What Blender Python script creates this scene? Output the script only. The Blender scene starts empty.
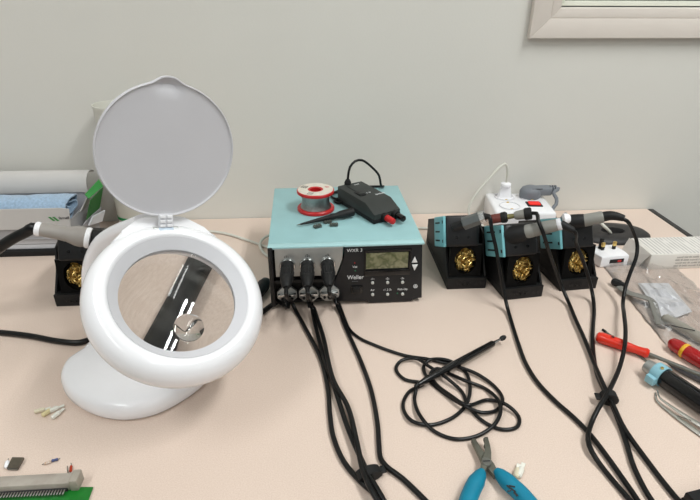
import bpy, bmesh, math, random
from mathutils import Vector, Matrix, Quaternion
random.seed(7)
PI = math.pi
SC = bpy.context.scene
COL = SC.collection

# ------------------------------------------------------------------ camera
cd = bpy.data.cameras.new('camera'); cam = bpy.data.objects.new('camera', cd); COL.objects.link(cam)
cd.sensor_width = 36.0; cd.lens = 530.129 / 700 * 36.0; cd.clip_start = .01
def cam_axes(p, y, r):
    f = Vector((-math.sin(y)*math.cos(p), math.cos(y)*math.cos(p), -math.sin(p)))
    rt = Vector((math.cos(y), math.sin(y), 0)); up = rt.cross(f)
    c, s = math.cos(r), math.sin(r)
    return c*rt + s*up, -s*rt + c*up, f
rt, up, fw = cam_axes(0.4759, -0.0748, 0.0063)
M = Matrix((rt, up, -fw)).transposed().to_4x4(); M.translation = (-0.0481, -1.057, 0.4613)
cam.matrix_world = M
SC.camera = cam

# ------------------------------------------------------------------ world, light, exposure
wd = bpy.data.worlds.new('world'); SC.world = wd; wd.use_nodes = True
wd.node_tree.nodes['Background'].inputs[0].default_value = (.75, .8, .9, 1)
wd.node_tree.nodes['Background'].inputs[1].default_value = .3
SC.view_settings.view_transform = 'Standard'; SC.view_settings.look = 'None'
SC.view_settings.gamma = 1.0; SC.view_settings.use_curve_mapping = False
SC.view_settings.exposure = -0.30
CEIL = 1.98
# ceiling luminaires: (x, y, watts); each is a twin-tube fitting built with its lamps further down
LUMINAIRES = [(0.95, -1.0, 19.0), (-1.15, -1.15, 8.5), (.85, -2.7, 7.5), (-1.05, -2.8, 7.5)]

# ------------------------------------------------------------------ helpers
def lin(c):
    return tuple(((x/255.0)/12.92 if x/255.0 <= .04045 else ((x/255.0+.055)/1.055)**2.4) for x in c)
MATS = {}
def mat(name, rgb, rough=.5, metal=0, spec=.5, coat=0, noise=0, nscale=80, bump=0, bscale=400, trans=0, ior=1.45, alpha=1, emit=None, estr=0, rgb2=None, sheen=0):
    if name in MATS: return MATS[name]
    m = bpy.data.materials.new(name); m.use_nodes = True; nt = m.node_tree; b = nt.nodes['Principled BSDF']
    c = lin(rgb) + (1,)
    b.inputs['Base Color'].default_value = c; b.inputs['Roughness'].default_value = rough
    b.inputs['Metallic'].default_value = metal; b.inputs['Specular IOR Level'].default_value = spec
    b.inputs['Coat Weight'].default_value = coat; b.inputs['Coat Roughness'].default_value = .08
    b.inputs['Transmission Weight'].default_value = trans; b.inputs['IOR'].default_value = ior
    b.inputs['Alpha'].default_value = alpha; b.inputs['Sheen Weight'].default_value = sheen
    if emit: b.inputs['Emission Color'].default_value = lin(emit) + (1,); b.inputs['Emission Strength'].default_value = estr
    tc = nt.nodes.new('ShaderNodeTexCoord')
    if noise:
        n = nt.nodes.new('ShaderNodeTexNoise'); n.inputs['Scale'].default_value = nscale; n.inputs['Detail'].default_value = 4
        r = nt.nodes.new('ShaderNodeMapRange'); r.inputs[1].default_value = .3; r.inputs[2].default_value = .7
        mx = nt.nodes.new('ShaderNodeMix'); mx.data_type = 'RGBA'
        c2 = lin(rgb2) + (1,) if rgb2 else tuple(x*(1-noise) for x in c[:3]) + (1,)
        mx.inputs['A'].default_value = c; mx.inputs['B'].default_value = c2
        nt.links.new(tc.outputs['Object'], n.inputs['Vector']); nt.links.new(n.outputs['Fac'], r.inputs[0])
        nt.links.new(r.outputs[0], mx.inputs['Factor']); nt.links.new(mx.outputs['Result'], b.inputs['Base Color'])
    if bump:
        n = nt.nodes.new('ShaderNodeTexNoise'); n.inputs['Scale'].default_value = bscale; n.inputs['Detail'].default_value = 3
        bp = nt.nodes.new('ShaderNodeBump'); bp.inputs['Strength'].default_value = bump; bp.inputs['Distance'].default_value = .001
        nt.links.new(tc.outputs['Object'], n.inputs['Vector']); nt.links.new(n.outputs['Fac'], bp.inputs['Height'])
        nt.links.new(bp.outputs[0], b.inputs['Normal'])
    MATS[name] = m; return m
def glass(name, rgb, ior=1.5, rough=0.0):
    if name in MATS: return MATS[name]
    m = bpy.data.materials.new(name); m.use_nodes = True; nt = m.node_tree; nt.nodes.remove(nt.nodes['Principled BSDF'])
    g = nt.nodes.new('ShaderNodeBsdfGlass'); g.inputs['Color'].default_value = lin(rgb)+(1,); g.inputs['IOR'].default_value = ior; g.inputs['Roughness'].default_value = rough
    nt.links.new(g.outputs[0], nt.nodes['Material Output'].inputs['Surface']); MATS[name] = m; return m
def film(name, rgb, gloss=.12, opacity=.12):
    # thin clear plastic: mostly see-through with a shiny skin
    if name in MATS: return MATS[name]
    m = bpy.data.materials.new(name); m.use_nodes = True; nt = m.node_tree; nt.nodes.remove(nt.nodes['Principled BSDF'])
    t = nt.nodes.new('ShaderNodeBsdfTransparent'); t.inputs[0].default_value = lin(rgb)+(1,)
    g = nt.nodes.new('ShaderNodeBsdfGlossy'); g.inputs['Roughness'].default_value = .11; g.inputs['Color'].default_value = (.95,.95,.95,1)
    d = nt.nodes.new('ShaderNodeBsdfDiffuse'); d.inputs[0].default_value = (.8,.8,.8,1)
    fr = nt.nodes.new('ShaderNodeFresnel'); fr.inputs[0].default_value = 1.5
    ad = nt.nodes.new('ShaderNodeMath'); ad.operation = 'ADD'; ad.inputs[1].default_value = gloss; nt.links.new(fr.outputs[0], ad.inputs[0])
    m1 = nt.nodes.new('ShaderNodeMixShader'); m1.inputs[0].default_value = opacity
    nt.links.new(t.outputs[0], m1.inputs[1]); nt.links.new(d.outputs[0], m1.inputs[2])
    m2 = nt.nodes.new('ShaderNodeMixShader'); nt.links.new(ad.outputs[0], m2.inputs[0])
    nt.links.new(m1.outputs[0], m2.inputs[1]); nt.links.new(g.outputs[0], m2.inputs[2])
    nt.links.new(m2.outputs[0], nt.nodes['Material Output'].inputs['Surface']); MATS[name] = m; return m

def V(*a): return Vector(a[0]) if len(a) == 1 else Vector(a)
def frame(o, x, y, z):
    m = Matrix((Vector(x), Vector(y), Vector(z))).transposed().to_4x4(); m.translation = Vector(o); return m
def axis_frame(o, z, hint=(0,0,1)):
    z = Vector(z).normalized(); h = Vector(hint)
    if abs(z.dot(h.normalized())) > .98: h = Vector((0,1,0))
    x = h.cross(z).normalized(); y = z.cross(x); return frame(o, x, y, z)
def RZ(a, o=(0,0,0)): m = Matrix.Rotation(a, 4, 'Z'); m.translation = Vector(o); return m

def smooth_path(pts, step=.006, closed=False):
    P = [Vector(p) for p in pts]; n = len(P); out = []
    rng = range(n if closed else n-1)
    for i in rng:
        if closed: a, b, c, d = P[(i-1) % n], P[i], P[(i+1) % n], P[(i+2) % n]
        else:
            b, c = P[i], P[i+1]; a = P[i-1] if i else b*2-c; d = P[i+2] if i+2 < n else c*2-b
        # centripetal catmull-rom
        t1 = max((b-a).length, 1e-6)**.5; t2 = max((c-b).length, 1e-6)**.5; t3 = max((d-c).length, 1e-6)**.5
        m1 = (b-a)/t1 - (c-a)/(t1+t2) + (c-b)/t2; m2 = (c-b)/t2 - (d-b)/(t2+t3) + (d-c)/t3
        m1 *= t2; m2 *= t2
        k = max(2, int((c-b).length/step))
        for j in range(k):
            t = j/k; h = t*t*t; s = t*t
            out.append((2*h-3*s+1)*b + (h-2*s+t)*m1 + (-2*h+3*s)*c + (h-s)*m2)
    if not closed: out.append(P[-1].copy())
    return out

class B:
    """collects shapes into one bmesh"""
    def __init__(self): self.bm = bmesh.new()
    def _xf(self, vs, m):
        if m is not None: bmesh.ops.transform(self.bm, matrix=m, verts=vs)
    def box(self, c, s, m=None, bev=0, seg=2):
        r = bmesh.ops.create_cube(self.bm, size=1.0); vs = r['verts']
        for v in vs: v.co = Vector((v.co.x*s[0]+c[0], v.co.y*s[1]+c[1], v.co.z*s[2]+c[2]))
        if bev:
            es = list({e for v in vs for e in v.link_edges})
            rr = bmesh.ops.bevel(self.bm, geom=es, offset=bev, segments=seg, affect='EDGES', profile=.5)
            vs = list({v for f in rr['faces'] for v in f.verts} | {v for v in vs if v.is_valid})
        self._xf(vs, m); return self
    def prism(self, poly, h0, h1, m=None, bev=0, seg=2, top=1.0):
        vs0 = [self.bm.verts.new((p[0], p[1], h0)) for p in poly]
        cx = sum(p[0] for p in poly)/len(poly); cy = sum(p[1] for p in poly)/len(poly)
        vs1 = [self.bm.verts.new((cx+(p[0]-cx)*top, cy+(p[1]-cy)*top, h1)) for p in poly]
        n = len(poly); fs = []
        fs.append(self.bm.faces.new(list(reversed(vs0)))); fs.append(self.bm.faces.new(vs1))
        for i in range(n): fs.append(self.bm.faces.new((vs0[i], vs0[(i+1) % n], vs1[(i+1) % n], vs1[i])))
        vs = vs0+vs1
        if bev:
            es = [e for e in fs[0].edges]+[e for e in fs[1].edges]
            rr = bmesh.ops.bevel(self.bm, geom=es, offset=bev, segments=seg, affect='EDGES', profile=.5)
            vs = list({v for f in rr['faces'] for v in f.verts} | {v for v in vs if v.is_valid})
        self._xf(vs, m); return self
    def lathe(self, prof, m=None, seg=32, closed=False, fn=None, cap0=False, cap1=False):
        rings = []
        for r, h in prof:
            ring = []
            for i in range(seg):
                a = 2*PI*i/seg; p = Vector((r*math.cos(a), r*math.sin(a), h))
                if fn: p = fn(p, a, r, h)
                ring.append(self.bm.verts.new(p))
            rings.append(ring)
        k = len(rings); fs = []
        for j in range(k if closed else k-1):
            a, b = rings[j], rings[(j+1) % k]
            for i in range(seg): fs.append(self.bm.faces.new((a[i], a[(i+1) % seg], b[(i+1) % seg], b[i])))
        if cap0: self.bm.faces.new(list(reversed(rings[0])))
        if cap1: self.bm.faces.new(rings[-1])
        self._xf([v for r in rings for v in r], m); return self
    def cyl(self, p0, p1, r0, r1=None, seg=20, rnd=0):
        r1 = r0 if r1 is None else r1; p0 = Vector(p0); p1 = Vector(p1); L = (p1-p0).length
        e = rnd or min(r0, r1, L)*.12
        return self.lathe([(max(r0-e, r0*.3), 0), (r0, e), (r1, L-e), (max(r1-e, r1*.3), L)], axis_frame(p0, p1-p0), seg, cap0=True, cap1=True)
    def turn(self, p0, p1, prof, seg=20, hint=(0,0,1)):
        """prof: (t 0..1 along p0->p1, radius)"""
        p0 = Vector(p0); p1 = Vector(p1); L = (p1-p0).length
        return self.lathe([(r, t*L) for t, r in prof], axis_frame(p0, p1-p0, hint), seg, cap0=True, cap1=True)
    def tube(self, pts, r, seg=8, closed=False, radii=None, flat=None):
        n = len(pts); rings = []; prev = None
        for i, p in enumerate(pts):
            p = Vector(p)
            a = Vector(pts[(i-1) % n] if (closed or i) else pts[i]); b = Vector(pts[(i+1) % n] if (closed or i+1 < n) else pts[i])
            t = (b-a)
            if t.length < 1e-9: t = Vector((0,0,1))
            t.normalize()
            if prev is None:
                h = Vector((0,0,1)) if abs(t.z) < .9 else Vector((1,0,0)); x = h.cross(t).normalized()
            else: x = (prev - t*prev.dot(t)); x = x.normalized() if x.length > 1e-6 else Vector((0,0,1)).cross(t).normalized()
            prev = x; y = t.cross(x); rr = radii[i] if radii else r
            fx, fy = flat if flat else (1, 1)
            rings.append([self.bm.verts.new(p + x*(rr*fx*math.cos(2*PI*k/seg)) + y*(rr*fy*math.sin(2*PI*k/seg))) for k in range(seg)])
        for j in range(n if closed else n-1):
            a, b = rings[j], rings[(j+1) % n]
            for k in range(seg): self.bm.faces.new((a[k], a[(k+1) % seg], b[(k+1) % seg], b[k]))
        if not closed:
            self.bm.faces.new(list(reversed(rings[0]))); self.bm.faces.new(rings[-1])
        return self
    def sheet(self, rows, thick=0.0):
        """rows: grid of points; solid sheet of given thickness"""
        g = [[self.bm.verts.new(p) for p in r] for r in rows]; fs = []
        for i in range(len(g)-1):
            for j in range(len(g[0])-1): fs.append(self.bm.faces.new((g[i][j], g[i][j+1], g[i+1][j+1], g[i+1][j])))
        if thick:
            bmesh.ops.recalc_face_normals(self.bm, faces=fs)
            bmesh.ops.solidify(self.bm, geom=fs, thickness=thick)
        return self
    def hole_plate(self, w, h, t, r, m=None, n=40, rx=None, cx=0, cy=0):
        """plate w x h in XY, thickness t along z, elliptical hole"""
        rx = rx or r; A = [2*PI*i/n for i in range(n)]
        corners = [math.atan2(sy*h/2-cy, sx*w/2-cx) % (2*PI) for sx, sy in ((1,1),(-1,1),(-1,-1),(1,-1))]
        for ca in corners:
            k = min(range(n), key=lambda i: abs((A[i]-ca+PI) % (2*PI)-PI)); A[k] = ca
        A.sort(); O = []; I = []
        for a in A:
            c, s = math.cos(a), math.sin(a)
            tx = ((w/2-cx)/c if c > 0 else (-w/2-cx)/c) if abs(c) > 1e-9 else 1e9
            ty = ((h/2-cy)/s if s > 0 else (-h/2-cy)/s) if abs(s) > 1e-9 else 1e9
            k = min(tx, ty); O.append((cx+c*k, cy+s*k)); I.append((cx+rx*c, cy+r*s))
        L = [[self.bm.verts.new((p[0], p[1], z)) for p in Q] for Q, z in ((O, 0), (I, 0), (I, t), (O, t))]
        for q in range(4):
            a, b = L[q], L[(q+1) % 4]
            for i in range(n): self.bm.faces.new((a[i], b[i], b[(i+1) % n], a[(i+1) % n]))
        self._xf([v for l in L for v in l], m); return self

def obj(name, b, m, parent=None, smooth=40, off=None, loc=None):
    bm = b.bm if isinstance(b, B) else b
    if off is not None: bmesh.ops.translate(bm, vec=-Vector(off), verts=bm.verts)
    bmesh.ops.recalc_face_normals(bm, faces=bm.faces)
    me = bpy.data.meshes.new(name); bm.to_mesh(me); bm.free()
    if smooth:
        me.shade_smooth(); me.set_sharp_from_angle(angle=math.radians(smooth))
    o = bpy.data.objects.new(name, me); COL.objects.link(o); me.materials.append(m)
    if parent is not None: o.parent = parent
    if loc is not None: o.location = loc
    return o
def tag(o, label, cat, group=None, kind=None):
    o['label'] = label; o['category'] = cat
    if group: o['group'] = group
    if kind: o['kind'] = kind
    return o
def thing(name, label, cat, loc=(0,0,0), rz=0, group=None):
    o = bpy.data.objects.new(name, None); COL.objects.link(o); o.empty_display_size = .02
    o.location = loc; o.rotation_euler = (0, 0, rz); return tag(o, label, cat, group)
def struct(o): o['kind'] = 'structure'; return o
def part(name, b, m, t, world=True, parent=None, smooth=40, label=None):
    """part whose shape is given in world coordinates, under thing t (unrotated) or under part `parent` of t"""
    o = obj(name, b, m, parent or t, smooth, off=t.location if world else None)
    if label: o['label'] = label
    return o
def lettering(text, size, m, parent, mtx, name='lettering', extrude=.00015, align='CENTER', off=None, squash=1.0, bold=0):
    cu = bpy.data.curves.new(name, 'FONT'); cu.body = text; cu.size = size; cu.extrude = extrude; cu.align_x = align; cu.align_y = 'CENTER'; cu.offset = bold
    t = bpy.data.objects.new(name+'_src', cu); COL.objects.link(t)
    dg = bpy.context.evaluated_depsgraph_get(); me = bpy.data.meshes.new_from_object(t.evaluated_get(dg))
    bpy.data.objects.remove(t); bpy.data.curves.remove(cu)
    mm = mtx @ Matrix.Diagonal((squash, 1, 1, 1)); 
    if off is not None: mm = Matrix.Translation(-Vector(off)) @ mm
    me.transform(mm); me.name = name; me.materials.clear(); me.materials.append(m)
    o = bpy.data.objects.new(name, me); COL.objects.link(o); o.parent = parent; return o
def copy_tree(o, parent=None):
    c = o.copy(); COL.objects.link(c); c.parent = parent
    for ch in list(o.children): copy_tree(ch, c)
    return c
def cable(t, pts, r, m, name='cable', step=.006, seg=10, parent=None, label=None):
    return part(name, B().tube(smooth_path(pts, step), r, seg), m, t, parent=parent, label=label)
FRONT = Matrix.Rotation(PI/2, 4, 'X')     # text plane turned to face -y
def front_at(x, y, z): m = FRONT.copy(); m.translation = (x, y, z); return m

# ------------------------------------------------------------------ materials
m_wall = mat('wall_paint', (224,221,214), .75, noise=.03, nscale=3, bump=.15, bscale=260, spec=.3)
m_other = mat('room_paint', (206,208,208), .8)
m_ceil = mat('ceiling_paint', (224,225,224), .9)
m_floor = mat('floor_vinyl', (120,115,110), .5, noise=.15, nscale=6)
m_table = mat('table_laminate', (228,209,196), .42, spec=.4, noise=1, nscale=700, rgb2=(215,193,178), bump=.06, bscale=900)
m_edge = mat('black_edging', (38,36,36), .45, noise=.1)
m_frame = mat('window_frame_paint', (222,212,203), .5, noise=.03, nscale=20)
m_sash = mat('window_sash_paint', (226,226,212), .5, noise=.03, nscale=20)
m_pane = mat('dark_window_glass', (20,20,19), .05, spec=.6, noise=.4, nscale=3)
m_white = mat('white_gloss_plastic', (247,246,249), .22, spec=.5, coat=.3, noise=.015, nscale=30)
m_whitem = mat('white_satin_plastic', (222,221,225), .5, spec=.4, noise=.02, nscale=30)
m_teal = mat('teal_enamel', (154,195,198), .45, noise=.05, nscale=40, bump=.08, bscale=1500)
m_teal2 = mat('teal_plastic', (124,190,198), .5, noise=.06, nscale=60)
m_black = mat('black_plastic', (21,21,23), .42, noise=.12, nscale=90, bump=.1, bscale=1800)
m_blackm = mat('matte_black_plastic', (16,16,17), .6, noise=.15, nscale=120, bump=.15, bscale=1500)
m_blackg = mat('glossy_black_plastic', (9,9,10), .22, coat=.15, noise=.1)
m_cable = mat('black_rubber_cable', (12,12,13), .34, spec=.4, noise=.15, nscale=200)
m_silver = mat('brushed_silver', (176,178,176), .38, metal=.75, noise=.08, nscale=150)
m_chrome = mat('chrome', (205,206,205), .14, metal=1, noise=.05)
m_steel = mat('dark_steel', (128,128,122), .4, metal=.75, noise=.15, nscale=120)
m_brass = mat('brass', (214,170,84), .28, metal=.85, noise=.4, nscale=900, rgb2=(244,222,150))
m_wcord = mat('white_cord', (214,212,202), .5, noise=.04)
m_gcord = mat('grey_rubber', (122,126,132), .5, noise=.06)
m_print = mat('white_print', (232,232,232), .6, noise=.03)
m_printd = mat('black_print', (40,40,42), .6, noise=.03)
m_red = mat('red_plastic', (198,38,40), .35, noise=.08, nscale=60)
m_blueprint = mat('blue_grey_handle', (158,155,148), .48, noise=.08, nscale=90)

# ================================================================== the setting
XL, XR, YF, FZ = -2.6, 2.6, -4.2, -.75
WX0, WX1, WZ0, WZ1 = .424, 1.75, .4155, 1.30       # window opening in the back wall
b = B()
b.box(((XL+WX0)/2, .05, (FZ+CEIL)/2), (WX0-XL, .1, CEIL-FZ)); b.box(((XR+WX1)/2, .05, (FZ+CEIL)/2), (XR-WX1, .1, CEIL-FZ))
b.box(((WX0+WX1)/2, .05, (FZ+WZ0)/2), (WX1-WX0, .1, WZ0-FZ)); b.box(((WX0+WX1)/2, .05, (CEIL+WZ1)/2), (WX1-WX0, .1, CEIL-WZ1))
struct(obj('wall_back', b, m_wall, smooth=0))
struct(obj('wall_left', B().box((XL-.05, YF/2, (FZ+CEIL)/2), (.1, -YF, CEIL-FZ)), m_other, smooth=0))
struct(obj('wall_right', B().box((XR+.05, YF/2, (FZ+CEIL)/2), (.1, -YF, CEIL-FZ)), m_other, smooth=0))
struct(obj('wall_front', B().box((0, YF-.05, (FZ+CEIL)/2), (XR-XL, .1, CEIL-FZ)), m_other, smooth=0))
struct(obj('floor', B().box((0, YF/2, FZ-.05), (XR-XL+.2, -YF+.2, .1)), m_floor, smooth=0))
struct(obj('ceiling', B().box((0, YF/2, CEIL+.05), (XR-XL+.2, -YF+.2, .1)), m_ceil, smooth=0))

# window in the back wall: proud surround, inner sash, glass
wn = bpy.data.objects.new('window_1', None); COL.objects.link(wn); wn.location = ((WX0+WX1)/2, 0, WZ0); struct(wn)
SX0, SZ0 = .3665, .3598                              # outer lower left corner of the surround
def mitre(x0, x1, z0, z1, wd, y0, y1, bev):
    """four mitred bars of a frame"""
    out = []
    for a, bb, c, d in (((x0,z0),(x1,z0),(x1-wd,z0+wd),(x0+wd,z0+wd)), ((x1,z0),(x1,z1),(x1-wd,z1-wd),(x1-wd,z0+wd)),
                        ((x1,z1),(x0,z1),(x0+wd,z1-wd),(x1-wd,z1-wd)), ((x0,z1),(x0,z0),(x0+wd,z0+wd),(x0+wd,z1-wd))):
        m = Matrix(((1,0,0,0),(0,0,-1,0),(0,1,0,0),(0,0,0,1)))
        out.append(B().prism([a, bb, c, d], -y1, -y0, m, bev))
    return out
for k in mitre(SX0, WX1+.058, SZ0, WZ1+.056, .035, -.014, -.0005, .001): part('surround_bar', k, m_frame, wn)
for k in mitre(SX0+.0354, WX1+.058-.0354, SZ0+.0354, WZ1+.056-.0354, .017, -.0125, .03, .001): part('frame_bar', k, m_frame, wn)
for k in mitre(SX0+.0526, WX1+.058-.0526, SZ0+.0526, WZ1+.056-.0526, .011, .0, .04, .001): part('sash_bar', k, m_sash, wn)
part('pane', B().box(((WX0+WX1)/2, .05, (WZ0+WZ1)/2), (WX1-WX0-.01, .006, WZ1-WZ0-.01)), m_pane, wn)

# ceiling fittings with their lamps
m_tube = mat('lit_tube', (250,255,252), .5, emit=(250,255,252), estr=6)
for i, (x, y, wt) in enumerate(LUMINAIRES):
    t = thing('ceiling_light', ['white twin tube ceiling fitting above the right of the bench', 'white twin tube ceiling fitting above the left of the bench',
        'white twin tube ceiling fitting behind the camera on the right', 'white twin tube ceiling fitting behind the camera on the left'][i], 'ceiling light', (x, y, CEIL), group='twin tube ceiling fittings')
    part('housing', B().box((x, y, CEIL-.02), (.30, 1.24, .04), bev=.006), m_whitem, t)
    for s in (-1, 1):
        part('lamp_tube', B().cyl((x+s*.075, y-.6, CEIL-.055), (x+s*.075, y+.6, CEIL-.055), .013), m_tube, t)
        L = bpy.data.lights.new('tube_light', 'AREA'); L.shape = 'RECTANGLE'; L.size = .05; L.size_y = 1.18; L.energy = wt; L.color = (.97, 1, .985)
        lo = bpy.data.objects.new('tube_light', L); COL.objects.link(lo); lo.parent = t; lo.location = (s*.075, 0, -.075)

# ================================================================== the table
TX = .7009
tb = thing('table', 'long beige laminate workbench with black edging against the wall', 'table', (-.4, -.4, FZ))
part('table_top', B().box(((-1.6+TX)/2, -.402, -.0125), (TX+1.6, .800, .025)), m_table, tb, smooth=0)
part('edge_strip', B().box((TX+.0085, -.402, -.0125), (.017, .802, .025), bev=.004, seg=3), m_edge, tb)
part('edge_strip', B().box(((-1.6+TX)/2, -.8105, -.0125), (TX+1.634, .017, .025), bev=.004, seg=3), m_edge, tb)
part('edge_strip', B().box((-1.6085, -.402, -.0125), (.017, .802, .025), bev=.004, seg=3), m_edge, tb)
for x in (-1.55, .65):
    for y in (-.76, -.05): part('leg', B().box((x, y, FZ/2-.0125), (.05, .05, -FZ-.025), bev=.004), m_edge, tb)

# ================================================================== magnifier lamp
HC = V(-.1989,-.5465,.1441); HN = V(.41,-.433,.803).normalized(); HW = V(-.292,.772,.565); HW = (HW-HN*HW.dot(HN)).normalized(); HS = HW.cross(HN)
HM = frame(HC, HS, HW, HN)
phi = .9683; LD = HW*math.cos(phi)+HN*math.sin(phi); LN = -HW*math.sin(phi)+HN*math.cos(phi)
HG = HC+HW*.0949+HN*.012; LR = .0757; LC = HG+LD*(LR+.006); LM = frame(LC, HS, LD, LN)
lp = thing('magnifier_lamp', 'white round magnifier lamp with raised cover disc on teardrop base', 'lamp', (-.30,-.48,0))
# base: smooth teardrop, domed
out = smooth_path([(q[0],q[1],0) for q in [(-0.3588,-0.4438,0.0100),(-0.3624,-0.4632,0.0100),(-0.3742,-0.4832,0.0100),(-0.3721,-0.5107,0.0100),(-0.3568,-0.5372,0.0100),(-0.3333,-0.5593,0.0100),(-0.3031,-0.5768,0.0100),(-0.2717,-0.5836,0.0100),(-0.2395,-0.5770,0.0100),(-0.2067,-0.5506,0.0100),(-0.1876,-0.5209,0.0100),(-0.1817,-0.4937,0.0100),(-0.1985,-0.4781,0.0100),(-0.2394,-0.4712,0.0100),(-0.2813,-0.4620,0.0100),(-0.3208,-0.4496,0.0100),(-0.3471,-0.4389,0.0100)]], .008, True)
cx = sum(p.x for p in out)/len(out); cy = sum(p.y for p in out)/len(out)
b = B(); rings = []
for k, z in ((.96,0),(1.0,.004),(1.0,.010),(.985,.0155),(.955,.0195),(.91,.0218),(.8,.0235),(.6,.0255),(.35,.027),(.12,.0275)):
    rings.append([b.bm.verts.new((cx+(p.x-cx)*k, cy+(p.y-cy)*k, z)) for p in out])
for a, c in zip(rings, rings[1:]):
    for i in range(len(out)): b.bm.faces.new((a[i], a[(i+1) % len(out)], c[(i+1) % len(out)], c[i]))
b.bm.faces.new(list(reversed(rings[0]))); b.bm.faces.new(rings[-1])
part('base', b, m_white, lp, smooth=60)
# arm: broad curved neck rising from the back of the base into the hinge housing
b = B(); rows = []
spine = smooth_path([(-0.3284,-0.4620,0.0124),(-0.3386,-0.4450,0.0417),(-0.3410,-0.4300,0.0800),(-0.3297,-0.4250,0.1183),(-0.3063,-0.4300,0.1512),(-0.2778,-0.4400,0.1750),(-.238,-.460,.197)], .008)
n = len(spine)
for i, p in enumerate(spine):
    t = i/(n-1); a = spine[max(0,i-1)]; c = spine[min(n-1,i+1)]; tg = (c-a).normalized()
    sd = HS.lerp(V(.72,.6,0).normalized(), 1-t); sd = (sd-tg*sd.dot(tg)).normalized(); nn = tg.cross(sd)
    wd = .017+.013*min(1,max(0,(t-.3)/.4)); th = .012-.002*t
    rows.append([b.bm.verts.new(p+sd*(wd*math.copysign(abs(math.cos(q))**.7, math.cos(q)))+nn*(th*math.copysign(abs(math.sin(q))**.7, math.sin(q)))) for q in [2*PI*j/24 for j in range(24)]])
for a, c in zip(rows, rows[1:]):
    for j in range(24): b.bm.faces.new((a[j], a[(j+1) % 24], c[(j+1) % 24], c[j]))
b.bm.faces.new(rows[0]); b.bm.faces.new(rows[-1])
part('arm', b, m_white, lp, smooth=70)
# head ring
prof = [(.0745,.0095),(.0765,.0118),(.080,.0125),(.0845,.0118),(.0895,.009),(.0940,.0040),(.0970,-.0025),(.0984,-.0090),(.0980,-.0155),(.0955,-.0225),(.0905,-.0290),(.0835,-.0330),(.0745,-.0340),(.0680,-.0330),(.0665,-.028),(.0665,-.010),(.0735,.004)]
part('head_ring', B().lathe(prof, HM, 96, closed=True), m_white, lp, smooth=60)
part('lens_bezel', B().lathe([(.0743,.0100),(.0746,.0085),(.0735,.0035),(.0664,-.0105),(.0628,-.0105),(.0632,-.0010)], HM, 96, closed=True), m_whitem, lp, smooth=30)
def lens(R, c0, sag_t, sag_b, edge, k=22):
    pr = []
    for j in range(k+1):
        r = R*max(j/k, .004); pr.append((r, c0+edge/2+sag_t*(1-(r/R)**2)))
    for j in range(k, -1, -1):
        r = R*max(j/k, .004); pr.append((r, c0-edge/2-sag_b*(1-(r/R)**2)))
    return pr
LENS_SAG = .0064
m_glass = glass('lens_glass', (249,249,249), 1.5)
part('lens', B().lathe(lens(.0632, -.0045, LENS_SAG, LENS_SAG, .003), HM, 96, cap0=True, cap1=True), m_glass, lp, smooth=30)
IM = HM @ Matrix.Translation((.0008, -.0386, .004))
part('magnifier_insert', B().lathe(lens(.0160, .0, .0052, .0, .002, 14), IM, 48, cap0=True, cap1=True), m_glass, lp, smooth=30, label='small round stronger lens set in the big lens')
# hinge housing, hinge and cover
hp = [(-.060,.076),(.060,.076),(.047,.088),(.027,.103),(.020,.108),(-.020,.108),(-.027,.103),(-.047,.088)]
part('hinge_housing', B().prism(hp, -.030, .0055, HM, .005, 3), m_white, lp, smooth=50)
q0 = HC+HW*.0855+HN*.0105; q1 = LC-LD*(LR-.004)+LN*.0035; QF = frame((q0+q1)*.5, HS, (q1-q0).normalized(), HS.cross((q1-q0).normalized())); QL = (q1-q0).length
hb = part('hinge', B().box((0,0,-.001), (.0165,QL,.004), QF, .0008), m_whitem, lp)
for i in range(2):
    for j in range(3): part('hinge_rib', B().box((-.0040+i*.0080, (j-1)*QL*.31, .0018), (.0060,QL*.20,.0030), QF, .0006), m_white, lp, parent=hb)
part('latch_strip', B().box((0,.0835,.0105), (.017,.0045,.004), HM, .001), mat('pale_blue_plastic', (200,214,228), .3, noise=.03), lp, label='pale blue translucent strip under the hinge')
for s in (-1,1): part('hinge_pin', B().cyl(HM @ V(s*.0085,.0855,.0095), HM @ V(s*.0140,.0855,.0095), .0022), m_silver, lp)
def tabfn(p, a, r, h):
    d = (a-PI/2-.03+PI) % (2*PI)-PI; g = math.exp(-(abs(d)/.17)**3)
    if r > .06:
        k = g*(r-.06)/.0157; p = Vector((p.x+math.cos(a)*.0056*k, p.y+math.sin(a)*.0056*k, p.z+(-.0050*g*math.exp(-((r-.069)/.0045)**2) if h > -.004 else 0)))
    return p
prof = [(.0003,.0),(.03,.0),(.055,.0),(.062,.0),(.066,.0),(.069,.0),(.0715,.0),(.0730,.0003),(.0738,.0016),(.0746,.0022),(.0755,.0016),(.0757,-.001),(.0752,-.005),(.072,-.0085),(.066,-.010),(.04,-.0115),(.0003,-.012)]
part('cover', B().lathe(prof, LM, 128, fn=tabfn, cap0=True, cap1=True), mat('cover_plastic', (208,206,210), .5, noise=.02, nscale=30), lp, smooth=35, label='round white cover disc with thumb tab, raised')

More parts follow.
